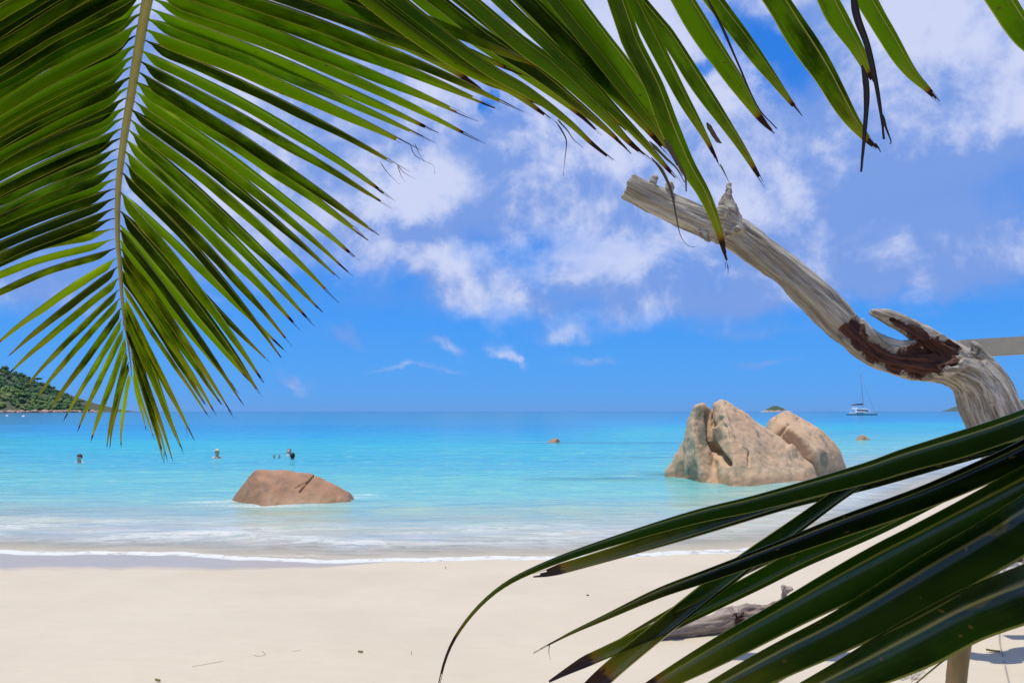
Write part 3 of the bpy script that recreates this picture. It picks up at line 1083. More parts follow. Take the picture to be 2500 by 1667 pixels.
shard = tp([(1715, 562, 10, -.02), (1722, 580, 8, -.04), (1735, 592, 3, -.04)])
shard0 = tp([(1748, 580, 12, 0), (1752, 596, 4, 0)])
nubs = [tp([(1592, 462, 8, .0), (1596, 437, 5, 0), (1604, 434, 4, 0)]), tp([(1632, 478, 9, .0), (1636, 453, 9, 0), (1640, 448, 5, 0)])]
bulge = tp([(2255, 892, 30, -.02), (2250, 915, 22, -.03), (2246, 930, 9, -.03)])
curl = tp([(2370, 835, 6, -.06), (2385, 850, 11, -.07), (2402, 866, 9, -.07), (2425, 880, 4, -.06)])
rib1 = tp([(2090, 795, 20, -.02), (2140, 828, 16, -.01), (2190, 845, 14, -.02), (2225, 842, 12, -.03), (2250, 838, 8, -.04)])
edgeb = tp([(2285, 905, 20, -.12), (2320, 895, 20, -.13), (2350, 880, 18, -.12)])
tree = thing('dead_tree', 'bleached leaning dead tree with red brown rotten wood where its side branch forks', 'tree', tuple(Vector(main[-1][:3]) - Vector((0, 0, .05))))
fr = -.13
rots = [(at(2068, 812, DT + fr), .065), (at(2100, 800, DT + fr), .075), (at(2105, 838, DT + fr), .085), (at(2140, 868, DT + fr), .10), (at(2165, 885, DT + fr), .10), (at(2195, 900, DT + fr), .10), (at(2225, 880, DT + fr), .12),
        (at(2250, 905, DT + fr), .12), (at(2262, 868, DT + fr), .12), (at(2295, 858, DT + fr), .10), (at(2320, 850, DT + fr), .075), (at(2240, 925, DT + fr), .08), (at(2225, 812, DT + fr), .045), (at(2255, 830, DT - .06), .06),
        (at(2345, 838, DT + fr), .05), (at(2400, 858, DT - .16), .06), (at(2325, 870, DT - .16), .06), (at(2360, 1010, DT + fr), .04), (at(2345, 975, DT + fr), .035), (at(2385, 1020, DT - .15), .03), (at(2180, 785, DT - .09), .03)]
gou = [(at(1792, 548, DT - .1), .016, .03), (at(1532, 452, DT - .05), .02, .0)]
o = woody('trunk', [main, stub, stubk, shard, shard0, bulge, curl, rib1, edgeb] + nubs, .0085, m_dead, None, [main], rots, 1.0, 2, 1, gou)
put_under(o, tree)
o = woody('branch', [branch], .0075, m_dead, None, [branch], rots + [(at(2200, 800, DT - .12), .06), (at(2240, 822, DT - .14), .10)], .8, 7, 1)
put_under(o, tree)

# beam behind the tree
m_beam = simple('bare_timber', (.42, .37, .27), .85, .18, 20, .004)


def box_data(c, X, Y, Z):
    """centre and three half-extent vectors"""
    vs = [Vector(c) + X * i + Y * j + Z * k for k in (-1, 1) for j in (-1, 1) for i in (-1, 1)]
    return vs, [(0, 2, 3, 1), (4, 5, 7, 6), (0, 1, 5, 4), (2, 6, 7, 3), (0, 4, 6, 2), (1, 3, 7, 5)]


def bevel_box(name, c, X, Y, Z, mat, parent=None, w_=.004):
    v, f = box_data(c, X, Y, Z)
    bm = bmesh.new()
    vv = [bm.verts.new(p) for p in v]
    for q in f: bm.faces.new([vv[i] for i in q])
    bmesh.ops.recalc_face_normals(bm, faces=bm.faces)
    bmesh.ops.bevel(bm, geom=bm.edges[:], offset=w_, segments=2, affect='EDGES')
    me = bpy.data.meshes.new(name); bm.to_mesh(me); bm.free()
    me.materials.append(mat)
    o = bpy.data.objects.new(name, me); COL.objects.link(o)
    if parent: put_under(o, parent)
    return o


A_ = at(2335, 853, 5.6); B_ = at(2960, 815, 5.6)
c_ = (A_ + B_) / 2; X_ = (B_ - A_) / 2
fence_ = thing('timber_rail', 'pale rough timber rail running off to the right behind the dead tree', 'rail', tuple(on_level(2900, 1560, .15)))
bevel_box('rail_bar', c_, X_, Vector((0, .06, 0)), Vector((0, 0, .062)), m_beam, fence_)
pb = B_ - Vector((.16, 0, 0))
bevel_box('post', Vector((pb.x, pb.y + .1, (pb.z + .15) / 2 - .05)), Vector((.05, 0, 0)), Vector((0, .05, 0)), Vector((0, 0, (pb.z + .25) / 2)), m_beam, fence_)

# log on the sand
pts = []
for (px, py, r) in [(1541, 1556, 15), (1600, 1541, 18), (1660, 1533, 20), (1745, 1524, 21), (1800, 1507, 22), (1850, 1493, 20), (1910, 1475, 19), (1990, 1450, 17), (2080, 1425, 15)]:
    q = on_sand(px, py + r)
    rad = r * q.y / F
    pts.append((q.x, q.y, q.z + rad * .85, rad))


def up_from(p, dx_, dz_, r0, r1):
    return [(p[0], p[1], p[2], r0), (p[0] + dx_ * .5, p[1], p[2] + dz_ * .6, (r0 + r1) / 2), (p[0] + dx_, p[1], p[2] + dz_, r1)]


log = woody('driftwood_log', [pts, up_from(pts[1], .17, .085, .035, .016), up_from(pts[4], .0, .075, .04, .02), up_from(pts[5], .05, .07, .03, .013), up_from(pts[6], .035, .15, .04, .034)], .010, m_log, None, [pts],
            [(Vector(pts[4][:3]) + Vector((0, -.05, 0)), .09)], 2.0, 12, 1)
tag(log, 'grey brown knotty driftwood log lying on the sand beyond the lower palm leaflets', 'driftwood')

pts = []
for (px, py, r) in [(2425, 1400, 20), (2470, 1372, 26), (2540, 1335, 30), (2640, 1300, 34)]:
    q = on_sand(px, py + r)
    rad = r * q.y / F
    pts.append((q.x, q.y, q.z + rad * .85, rad))
o = woody('bleached_log', [pts, up_from(pts[1], -.05, .2, .06, .03)], .014, m_bleach, None, [pts], [(Vector(pts[1][:3]), .12)], 2.2, 33, 1)
tag(o, 'sun bleached splintery log on the sand at the right edge of the photo', 'driftwood')

# upright stalk
m_stalk, nt = material('green_brown_stalk')
geo = nt.new('ShaderNodeTexCoord').outputs['Object']
c = nt.mix(nt.ss(nt.noise(nt.scale(geo, (3, 3, .6)), 3, 5, .6), .35, .65), (.085, .095, .018), (.19, .11, .035))
c = nt.mix(nt.ss(nt.noise(nt.scale(geo, (60, 60, 1.5)), 1, 4, .6), .5, .7, 0, .5), c, (.07, .06, .02))
p = nt.princ(Base_Color=c, Roughness=.5)
nt.l.new(p.outputs[0], nt.out.inputs[0])
q = on_sand(2322, 1790)
D_ = q.y
s_ = [(q.x, q.y, q.z - .1, .050)]
for (px, py, r) in [(2334, 1667, .047), (2350, 1540, .047), (2366, 1420, .049), (2382, 1300, .05), (2388, 1250, .052)]:
    a_ = at(px, py, D_)
    s_.append((a_.x, a_.y, a_.z, r))
stalk = thing('upright_stalk', 'thick green brown stalk upright in the sand, seen between the lower palm leaflets', 'stalk', (q.x, q.y, q.z))
put_under(tube('stem', s_, 24, m_stalk, None, 16), stalk)
top = Vector(s_[-1][:3])
put_under(tube('leaf_scar', [(*top, .054), (*(top + Vector((0, 0, .02))), .058), (*(top + Vector((0, 0, .05))), .035)], 6, m_stalk, None, 16), stalk)

# ------------------------------------------------------------------ litter on the beach
m_leaf_dry = simple('dry_leaf', (.30, .24, .09), .7, .4, 40)
m_leaf_grn = simple('green_litter', (.13, .15, .04), .7, .4, 40)
m_twig = simple('twig', (.33, .22, .15), .8, .3, 30)


def leaf_litter(px, py, size, mat, n, seed):
    r = random.Random(seed)
    q = on_sand(px, py)
    V, Fc = [], []
    for k in range(n):
        cx = q.x; cy = q.y
        a = r.uniform(0, 3.14); L = size * r.uniform(.35, .7); W = L * r.uniform(.18, .35)
        o = len(V)
        z0 = gz_at(cx, cy) + .004 + .004 * k / n
        for i in range(7):
            u = i / 6; ww = W * sin(pi * min(.97, max(.03, u))) ** .8
            for s in (-1, 0, 1):
                lx = (u - .5) * 2 * L; ly = s * ww
                V.append((cx + lx * cos(a) - ly * sin(a), cy + lx * sin(a) + ly * cos(a), z0 + .012 * (abs(s)) + .03 * L / .05 * u * u * .3))
        for i in range(6):
            for s in range(2):
                b_ = o + i * 3 + s
                Fc.append((b_, b_ + 1, b_ + 4, b_ + 3))
    return mesh_obj('fallen_leaf', V, Fc, mat)


for (px, py, s, mt, n, lab) in [
        (1088, 1388, .045, m_leaf_grn, 1, 'small curled green brown leaf on the sand just below the foam line'),
        (1435, 1455, .018, m_leaf_grn, 1, 'tiny green seed husk on the open sand between the hanging leaflet tips'),
        (880, 1594, .045, m_leaf_dry, 1, 'flat yellowish scrap of dry leaf on the lower middle of the beach'),
        (1005, 1597, .014, m_leaf_dry, 1, 'very small dry leaf fragment right of the flat yellowish scrap'),
        (2425, 1592, .07, m_leaf_dry, 1, 'crumpled dry leaf on the sand beside the thin cord at the right'),
        (385, 1664, .03, m_leaf_dry, 1, 'dry leaf fragment at the bottom edge left of the middle')]:
    tag(leaf_litter(px, py, s, mt, n, int(px)), lab, 'leaf', 'fallen leaves on the beach')

for (path, rad, lab) in [
        ([(468, 1627), (500, 1622), (545, 1614)], .0010, 'thin dark twig on the smooth sand left of the middle'),
        ([(620, 1599), (632, 1602), (648, 1598), (640, 1589)], .0010, 'hooked little twig on the sand above the middle twig'),
        ([(712, 1590), (735, 1587)], .0009, 'short straight twig right of the hooked twig')]:
    P = []
    for (px, py) in path:
        q = on_sand(px, py); P.append((q.x, q.y, q.z + rad * 2 + .001, rad))
    tag(tube('twig', P, 16, m_twig, None, 6), lab, 'twig', 'twigs on the sand')
P = []
for (px, py) in [(2440, 1535), (2441, 1570), (2448, 1600), (2455, 1630), (2464, 1670), (2475, 1720)]:
    q = on_sand(px, py); P.append((q.x, q.y, q.z + .006, .0045))
tag(tube('cord', P, 30, simple('grey_cord', (.30, .27, .24), .8), None, 8), 'thin grey cord lying on the sand in the lower right corner', 'cord')

# loose dry fibres: small frayed pieces of palm litter
m_fib = simple('pale_fibre', (.55, .50, .42), .8, .4, 60)
for (px, py, s, lab) in [(1828, 1560, .10, 'frayed bunch of pale dry palm fibres glimpsed between two dark leaflets'),
                         (2195, 1652, .13, 'frayed bunch of grey dry palm fibres near the bottom edge left of the stalk')]:
    r = random.Random(int(px)); q = on_sand(px, py)
    L_ = []
    for k in range(26):
        a = r.uniform(-.5, .9); x0 = q.x + r.uniform(-s, s); y0 = q.y + r.uniform(-s, s) * .5; l = r.uniform(.05, .13)
        zz = gz_at(x0, y0) + .004
        L_.append(tube_data([(x0, y0, zz, .003), (x0 + cos(a) * l * .5, y0 + .02, zz + .02 + r.uniform(0, .03), .0025), (x0 + cos(a) * l, y0 + .03, zz + sin(a) * .05 + .02, .0012)], 5, 5))
    V, Fc = join_data(L_)
    tag(mesh_obj('palm_fibre', V, Fc, m_fib), lab, 'fibre', 'dry palm fibres on the sand')

# ------------------------------------------------------------------ catamaran
m_gel = simple('white_gelcoat', (.80, .81, .82), .25, .03, 1)
m_teal = simple('teal_lower_hull', (.03, .30, .36), .4, .1, 1)
m_glass = simple('tinted_window', (.012, .02, .025), .08, .1, 1)
m_canvas = simple('navy_canvas', (.02, .035, .07), .8, .2, 2)
m_alu = simple('grey_spar', (.35, .38, .40), .4, .1, 1)
m_net = simple('net', (.20, .30, .33), .8, .1, 2)
q = on_level(2104, 1013)
cat = thing('catamaran', 'white sailing catamaran with bare mast anchored on the sea to the right of the boulders', 'boat', (q.x, q.y, 0))


def cat_hull(yc):
    V, Fc = [], []
    n = 24
    for i in range(n):
        u = i / (n - 1); x = -6.6 + 13.2 * u
        hb = .95 * (min(1, (1 - u) * 2.6)) ** .7 * (.72 + .28 * min(1, u * 4))
        hb = max(hb, .06)
        deck = 1.15 + .55 * u if u > .16 else .35 + (u / .16) * .88
        keel = -.5 * (1 - (2 * u - 1) ** 4)
        for (sy, z) in [(-1, deck), (-1.0, deck * .45), (-.8, .02), (-.4, keel * .7), (0, keel), (.4, keel * .7), (.8, .02), (1.0, deck * .45), (1, deck)]:
            V.append((x + (.25 * u if z > .9 else 0), yc + sy * hb, z))
    for i in range(n - 1):
        for k in range(8):
            a = i * 9 + k
            Fc.append((a, a + 1, a + 10, a + 9))
        Fc.append((i * 9 + 8, i * 9, i * 9 + 9, i * 9 + 17))
    Fc.append(tuple(range(9))); Fc.append(tuple((n - 1) * 9 + k for k in range(9))[::-1])
    return V, Fc


def local(name, V, Fc, mat, parent, smooth=False):
    o = mesh_obj(name, V, Fc, mat, parent, smooth)
    return o


def loft(secs):
    """secs: list of closed rings with equal length"""
    V, Fc = [], []
    n = len(secs[0])
    for s in secs: V += s
    for i in range(len(secs) - 1):
        for k in range(n):
            a = i * n + k; b = i * n + (k + 1) % n
            Fc.append((a, b, b + n, a + n))
    Fc.append(tuple(range(n))[::-1]); Fc.append(tuple((len(secs) - 1) * n + k for k in range(n)))
    return V, Fc


for yc in (-2.9, 2.9):
    V, Fc = cat_hull(yc)
    h = local('hull', V, Fc, m_gel, cat)
    V, Fc = cat_hull(yc)
    V = [(x, yc + (y - yc) * 1.02, min(z, .55) if z > .1 else z) for (x, y, z) in V]
    local('lower_hull', V, Fc, m_teal, h)  # teal band round the lower hull
    v, f = box_data(Vector((-.6, yc, 1.0)), Vector((1.6, 0, 0)), Vector((0, .975, 0)), Vector((0, 0, .14)))
    local('hull_window', v, f, m_glass, h)


def ring(x, w_, z0, z1, tum=.8):
    return [(x, -w_, z0), (x, -w_ * tum, z1), (x, w_ * tum, z1), (x, w_, z0)]


V, Fc = loft([ring(-5.2, 2.9, .75, 1.3, 1), ring(2.6, 2.9, .75, 1.45, 1), ring(3.4, 2.7, .9, 1.4, 1)])
local('bridge_deck', V, Fc, m_gel, cat)
V, Fc = loft([ring(-2.6, 2.6, 1.3, 2.75, .9), ring(1.2, 2.5, 1.4, 2.75, .85), ring(3.3, 2.0, 1.4, 2.15, .6)])
cab = local('cabin', V, Fc, m_gel, cat)
V, Fc = loft([ring(-2.0, 2.63, 1.85, 2.35, .97), ring(1.3, 2.53, 1.85, 2.35, .95), ring(3.0, 2.06, 1.8, 2.1, .85)])
local('cabin_window', V, Fc, m_glass, cab)
V, Fc = loft([ring(-5.0, 2.4, 2.72, 2.86, 1), ring(1.6, 2.5, 2.80, 2.98, .95), ring(3.0, 1.8, 2.6, 2.7, .95)])
local('cockpit_roof', V, Fc, m_gel, cat)
for sx in (-4.7,):
    for sy in (-2.1, 2.1):
        v, f = box_data(Vector((sx, sy, 2.0)), Vector((.08, 0, 0)), Vector((0, .08, 0)), Vector((0, 0, .75)))
        local('roof_post', v, f, m_gel, cat)
v, f = box_data(Vector((-2.9, 0, 3.2)), Vector((1.2, 0, 0)), Vector((0, 1.4, 0)), Vector((0, 0, .28)))
local('flybridge', v, f, m_gel, cat)
v, f = box_data(Vector((-2.6, 0, 3.95)), Vector((1.3, 0, 0)), Vector((0, 1.3, 0)), Vector((0, 0, .06)))
local('bimini', v, f, m_gel, cat)
for sy in (-1.1, 1.1):
    v, f = tube_data([(-1.8, sy, 3.3, .04), (-1.6, sy, 3.95, .04)], 3, 6)
    local('bimini_strut', v, f, m_alu, cat)
mast_pts = [(.9, 0, 2.8, .14), (.5, 0, 11, .13), (0, 0, 20.2, .09)]
v, f = tube_data(mast_pts, 12, 8)
mast = local('mast', v, f, m_alu, cat, True)
v, f = box_data(Vector((.45, 0, 10.6)), Vector((.04, 0, 0)), Vector((0, .95, 0)), Vector((0, 0, .05)))
local('spreader', v, f, m_gel, mast)
v, f = tube_data([(.8, 0, 4.7, .12), (-4.6, 0, 4.4, .10)], 4, 8)
boom = local('boom', v, f, m_alu, cat, True)
v, f = tube_data([(.7, 0, 5.1, .30), (-1.5, 0, 4.9, .34), (-4.2, 0, 4.6, .16)], 10, 10)
local('sail_bag', v, f, m_canvas, boom, True)
v, f = tube_data([(.15, 0, 17.8, .045), (5.6, 0, 1.7, .06)], 4, 6)
local('forestay', v, f, m_alu, cat, True)
for sy in (-1, 1):
    v, f = tube_data([(.3, 0, 16.5, .018), (.45, sy * .95, 10.6, .018), (-.5, sy * 3.1, 1.6, .018)], 4, 5)
    local('shroud', v, f, m_alu, cat, True)
v, f = box_data(Vector((4.6, 0, 1.45)), Vector((1.3, 0, 0)), Vector((0, 2.2, 0)), Vector((0, 0, .02)))
local('trampoline', v, f, m_net, cat)
v, f = tube_data([(5.9, -3, 1.62, .09), (5.9, 3, 1.62, .09)], 3, 8)
local('crossbeam', v, f, m_alu, cat, True)
for yc in (-2.9, 2.9):
    v, f = join_data([tube_data([(x_, yc * 1.24, 1.3, .02), (x_, yc * 1.24, 2.0, .02)], 2, 5) for x_ in (-3.5, -1.5, .5, 2.5, 4.5)] + [tube_data([(-5, yc * 1.24, 2.0, .02), (6.2, yc * 1.1, 2.25, .02)], 3, 5)])
    local('guard_rail', v, f, m_alu, cat)
cat.rotation_euler = (0, 0, radians(-24))

# two mooring buoys far left
m_buoy = simple('white_buoy', (.8, .8, .8), .4)
for (px, py, lab) in [(17, 1016, 'left of two tiny white buoys floating off the headland'), (57, 1017, 'right of two tiny white buoys floating off the headland')]:
    q = on_level(px, py)
    t_ = thing('mooring_buoy', lab, 'buoy', (q.x, q.y, 0), 'white buoys off the headland')
    v, f = tube_data([(0, 0, -.25, .1), (0, 0, -.1, .36), (0, 0, .15, .42), (0, 0, .38, .22), (0, 0, .45, .05)], 12, 12)
    mesh_obj('float', v, f, m_buoy, t_)
    v, f = tube_data([(0, 0, .42, .03), (0, 0, .62, .03)], 3, 6)
    mesh_obj('mooring_ring', v, f, m_alu, t_)

# ------------------------------------------------------------------ swimmers
m_skin = simple('skin', (.66, .34, .24), .5, .12, 12)
m_skin2 = simple('fair_skin', (.58, .34, .24), .5, .12, 12)
m_skin3 = simple('tanned_skin', (.30, .15, .09), .5, .12, 12)


def ell(c, r, n=14, m_=9):
    V, Fc = [], []
    for i in range(m_ + 1):
        ph = pi * i / m_
        for k in range(n):
            th = 2 * pi * k / n
            V.append((c[0] + r[0] * sin(ph) * cos(th), c[1] + r[1] * sin(ph) * sin(th), c[2] + r[2] * cos(ph)))
    for i in range(m_):
        for k in range(n):
            a = i * n + k; b = i * n + (k + 1) % n
            Fc.append((a, a + n, b + n, b))
    return V, Fc


def xform(vf, M):
    return [M @ Vector(v) for v in vf[0]], vf[1]


def swimmer(px, py, label, skin, hairc, hair_amt, yaw, sink, shirt=None, shirtc=None, back=False):
    """upright in the water; local z 0 = water, faces -y before yaw"""
    q = on_level(px, py)
    root = thing('person', label, 'person', (q.x, q.y, 0), 'swimmers in the bay')
    up = sink                     # height of the chin above the water
    T_ = lambda pts_, n=10: tube_data(pts_, n, 12)
    H = up + .115
    headp = [ell((0, 0, H + .012), (.076, .096, .118)), ell((0, -.035, H - .05), (.058, .062, .062)),
             ell((0, -.102, H - .012), (.014, .022, .024), 8, 6), ell((.079, .005, H - .01), (.012, .022, .032), 8, 6), ell((-.079, .005, H - .01), (.012, .022, .032), 8, 6),
             ell((0, -.088, H - .055), (.026, .012, .010), 8, 6)]
    sh_ = up - .055
    body = [T_([(0, .01, H - .05, .055), (0, .015, sh_, .062)], 4),
            T_([(0, .02, sh_ + .01, .075), (0, .02, sh_ - .14, .15), (0, .02, sh_ - .35, .125), (0, .02, sh_ - .55, .14)], 12)]
    wr = []
    for s in (-1, 1):
        if back:
            arm = [(s * .10, .02, sh_ - .03, .055), (s * .185, .02, sh_ - .05, .055), (s * .40, -.06, sh_ - .10, .042), (s * .60, -.16, sh_ - .12, .030), (s * .67, -.2, sh_ - .12, .028)]
        else:
            arm = [(s * .10, .02, sh_ - .03, .055), (s * .185, .02, sh_ - .055, .055), (s * .33, -.08, sh_ - .20, .042), (s * .36, -.32, sh_ - .17, .030), (s * .36, -.38, sh_ - .17, .026)]
        body.append(T_(arm, 14))
        hx, hy, hz = arm[-1][:3]
        for k in range(4):
            body.append(T_([(hx + (k - 1.5) * .018, hy, hz, .010), (hx + (k - 1.5) * .022, hy - .07, hz - .005, .009), (hx + (k - 1.5) * .024, hy - .11 + .01 * abs(k - 1.5), hz - .02, .007)], 5))
        body.append(T_([(hx - s * .02, hy, hz, .012), (hx - s * .055, hy - .04, hz, .009)], 4))
        body.append(T_([(s * .08, .02, sh_ - .52, .09), (s * .12, -.04, sh_ - .92, .062), (s * .12, .10, sh_ - 1.28, .042), (s * .12, .0, sh_ - 1.36, .034)], 12))
    V, Fc = join_data(headp + body)
    me, co, no = remeshed(V, Fc, .011, 2)
    ob = finish(me, co, 'body', skin, root)
    m_h = simple('hair', hairc, .6, .3, 60)
    if hair_amt:
        v, f = ell((0, .014, H + .028), (.083, .098, .112), 20, 14)
        n0 = [p for p in v]
        keep = [q_ for q_ in f if all(n0[i][1] > (-.012 if n0[i][2] < H + .045 else -.085) and n0[i][2] > H - .075 * hair_amt for i in q_)]
        hv = [(x * (1 + .02 * nz(x * 60, y * 60, z * 60)), y, z) for (x, y, z) in v]
        hm = mesh_obj('hair', hv, keep, m_h, root)
        md = hm.modifiers.new('s', 'SOLIDIFY'); md.thickness = .012; md.offset = 1
    m_e = simple('eye_dark', (.03, .02, .015), .3)
    for s in (-1, 1):
        v, f = ell((s * .030, -.086, H + .008), (.012, .008, .007), 8, 6)
        mesh_obj('eye', v, f, m_e, root)
    if shirt:
        v, f = T_([(0, .02, sh_ + .012, .085), (0, .02, sh_ - .14, .162), (0, .02, sh_ - .35, .138), (0, .02, sh_ - .5, .145)], 12)
        parts = [(v, f)]
        for s in (-1, 1):
            parts.append(T_([(s * .10, .02, sh_ - .025, .066), (s * .19, .02, sh_ - .05, .066), (s * (.30 if not back else .38), -.06, sh_ - .11 if back else sh_ - .17, .055)], 8))
        V, Fc = join_data(parts)
        me, co, no = remeshed(V, Fc, .014, 2)
        finish(me, co, 'shirt', simple('wet_shirt', shirtc, .5), root)
    root.rotation_euler = (0, 0, yaw)
    root.scale = (.9, .9, .9)
    return root


swimmer(193, 1128, 'swimmer with dark hair and bare sunburnt shoulders, leftmost in the water, facing the beach', m_skin, (.05, .03, .02), .5, radians(-8), .05)
swimmer(530, 1117, 'blond swimmer standing chest deep, seen alone left of the pair', m_skin2, (.62, .50, .28), 1.5, radians(70), .10, None, None)
swimmer(714, 1122, 'swimmer with black hair and dark blue shirt, in front of the floating one', m_skin3, (.006, .006, .008), 2.2, radians(195), .02, True, (.02, .05, .16), False)
q = on_level(676, 1117)
t_ = thing('person', 'swimmer floating on their back behind the black haired one, toes poking out', 'person', (q.x, q.y, 0), 'swimmers in the bay')
P = []
for s in (-1, 1):
    P.append(tube_data([(.9, s * .09, -.14, .085), (.45, s * .10, -.10, .065), (.10, s * .09, -.10, .045), (0, s * .09, -.06, .04), (-.02 + .0, s * .10, .07, .034), (-.03, s * .10, .11, .022)], 16, 10))
    for k in range(5):
        P.append(tube_data([(-.03, s * .10 + (k - 2) * .015, .09, .009), (-.045, s * .10 + (k - 2) * .017, .125 - .006 * abs(k - 1), .008)], 3, 6))
    P.append(tube_data([(1.35, s * .14, -.10, .05), (1.2, s * .34, -.14, .04), (1.0, s * .48, -.10, .03), (.92, s * .52, -.09, .022)], 10, 10))
P.append(tube_data([(.85, 0, -.15, .13), (1.1, 0, -.15, .13), (1.35, 0, -.12, .15), (1.45, 0, -.08, .07)], 12, 12))
P.append(tube_data([(1.42, 0, -.08, .06), (1.54, 0, .04, .055)], 4, 10))
P.append(ell((1.58, 0, .135), (.095, .078, .115)))
P.append(ell((1.485, 0, .13), (.02, .013, .02), 8, 6))
V, Fc = join_data(P)
me, co, no = remeshed(V, Fc, .011, 2)
finish(me, co, 'body', m_skin, t_)
v, f = ell((1.60, 0, .155), (.092, .084, .112), 16, 10)
mesh_obj('hair', v, f, simple('brown_hair', (.10, .06, .03), .6), t_)
t_.rotation_euler = (0, 0, radians(90))

# ------------------------------------------------------------------ palm leaf materials
def leaf_mat(name, g_dark, g_lite, trans, tmix, gloss_r=.28, spots=0.0, yk=0.0, midk=.8, spec=.6, ew=0.0):
    m, nt = material(name)
    uv = nt.new('ShaderNodeUVMap').outputs[0]
    u, v, _ = nt.sep(uv)[:3]
    rnd = nt.new('ShaderNodeObjectInfo').outputs['Random']
    off = nt.comb(nt.m('MULTIPLY', rnd, 37.0), nt.m('MULTIPLY', rnd, 11.0), 0.0)
    uvo = nt.vm('ADD', uv, off)
    veins = nt.noise(nt.scale(uvo, (38, 1.0, 1)), 1.0, 3, .65)
    blot = nt.noise(nt.scale(uvo, (1.6, 6.0, 1)), 1.0, 5, .6)
    fine = nt.noise(nt.scale(uvo, (9, 55, 1)), 1.0, 4, .7)
    tone = nt.m('ADD', nt.m('MULTIPLY', blot, .85), nt.m('ADD', nt.m('MULTIPLY', rnd, .50), nt.m('MULTIPLY', veins, .38)))
    base = nt.mix(nt.ss(tone, .62, 1.0), g_dark, g_lite)
    yel = nt.ss(nt.m('ADD', nt.m('ADD', v, yk), nt.m('MULTIPLY', nt.m('SUBTRACT', blot, .5), .25)), .72, .95)
    base = nt.mix(nt.m('MULTIPLY', yel, .55), base, (.17, .18, .02))
    mid = nt.ss(nt.m('ABSOLUTE', nt.m('SUBTRACT', u, .5)), .030, .014)
    edge = nt.ss(nt.m('ABSOLUTE', nt.m('SUBTRACT', u, .5)), .455 - ew, .485 - ew)
    line = nt.m('MAXIMUM', nt.m('MULTIPLY', mid, midk), nt.m('MULTIPLY', edge, .9))
    base = nt.mix(nt.m('MULTIPLY', line, .85), base, (.42, .40, .08))
    # dead brown tip
    tipn = nt.m('ADD', nt.m('ADD', v, nt.m('MULTIPLY', nt.m('SUBTRACT', fine, .5), .03)), nt.m('MULTIPLY', nt.m('SUBTRACT', rnd, .5), .05))
    orange = nt.ss(tipn, .91, .935)
    brown = nt.ss(tipn, .932, .940)
    base = nt.mix(nt.m('MULTIPLY', orange, .7), base, (.30, .16, .02))
    base = nt.mix(brown, base, (.075, .032, .016))
    sp = nt.noise(nt.scale(uvo, (5, 40, 1)), 1.0, 2, .4)
    spm = nt.ss(sp, .73 - spots, .76 - spots)
    base = nt.mix(nt.m('MULTIPLY', spm, .8), base, (.22, .12, .03))
    tcol = nt.mix(nt.ss(tone, .64, 1.08), tuple(x * .11 for x in trans), trans)
    tcol = nt.mix(nt.m('MULTIPLY', yel, .6), tcol, (.62, .52, .03))
    tcol = nt.mix(nt.m('MULTIPLY', line, .8), tcol, (.95, .80, .12))
    tcol = nt.mix(nt.m('MULTIPLY', spm, .8), tcol, (.18, .09, .02))
    tcol = nt.mix(orange, tcol, (.40, .17, .01))
    tcol = nt.mix(brown, tcol, (.035, .016, .008))
    b = nt.bump(veins, .28, .0008)
    p = nt.princ(Base_Color=base, Roughness=nt.m('ADD', gloss_r, nt.m('MULTIPLY', brown, .4)), Normal=b)
    p.inputs['Specular IOR Level'].default_value = spec
    tl = nt.new('ShaderNodeBsdfTranslucent')
    nt.put(tl.inputs[0], tcol)
    ms = nt.new('ShaderNodeMixShader')
    ms.inputs[0].default_value = tmix
    nt.l.new(p.outputs[0], ms.inputs[1]); nt.l.new(tl.outputs[0], ms.inputs[2])
    nt.l.new(ms.outputs[0], nt.out.inputs[0])
    return m


m_leafA = leaf_mat('palm_leaf', (.007, .026, .001), (.030, .075, .002), (.38, .64, .004), .62, .26, 0, 0, .9, .22)
m_leafY = leaf_mat('palm_leaf_young', (.014, .040, .001), (.055, .085, .003), (.62, .82, .004), .64, .28, 0, .22, .6, .20)
m_leafB = leaf_mat('palm_leaf_upper', (.006, .022, .001), (.020, .052, .002), (.28, .48, .004), .56, .24, .02, 0, .9, .20)
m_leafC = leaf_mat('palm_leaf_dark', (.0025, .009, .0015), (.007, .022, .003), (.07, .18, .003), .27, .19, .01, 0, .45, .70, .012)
m_thread, nt = material('dry_leaf_thread')
p = nt.princ(Base_Color=(.10, .085, .04), Roughness=.7)
nt.l.new(p.outputs[0], nt.out.inputs[0])
m_black, nt = material('withered_leaf')
p = nt.princ(Base_Color=(.022, .015, .012), Roughness=.55)
nt.l.new(p.outputs[0], nt.out.inputs[0])
m_rachis, nt = material('frond_rib')
geo = nt.new('ShaderNodeTexCoord').outputs['Object']
c = nt.mix(nt.noise(nt.scale(geo, (50, 50, 3)), 1.0, 4, .6), (.33, .29, .065), (.44, .40, .12))
p = nt.princ(Base_Color=c, Roughness=.5)
nt.l.new(p.outputs[0], nt.out.inputs[0])

HALF = 4      # strips on each side of the midrib
US = [0, .055, .20, .36, .5, .64, .80, .945, 1.0]


def w_std(v):
    if v < .035: return .09 + v
    if v < .115: return .125 + .875 * sin((v - .035) / .08 * pi / 2) ** 1.2
    if v < .40: return 1.0
    k = (v - .40) / .60
    return max(.04, (1 - k ** 1.75) * .93 + .07)


def w_long(v):
    if v < .08: return .45 + .55 * v / .08
    if v < .62: return 1.0
    k = (v - .62) / .38
    return max(.05, (1 - k ** 1.4) * .92 + .08)


def w_blunt(v):
    if v < .4: return 1.0
    return max(.12, 1 - .75 * ((v - .4) / .6) ** 1.7)


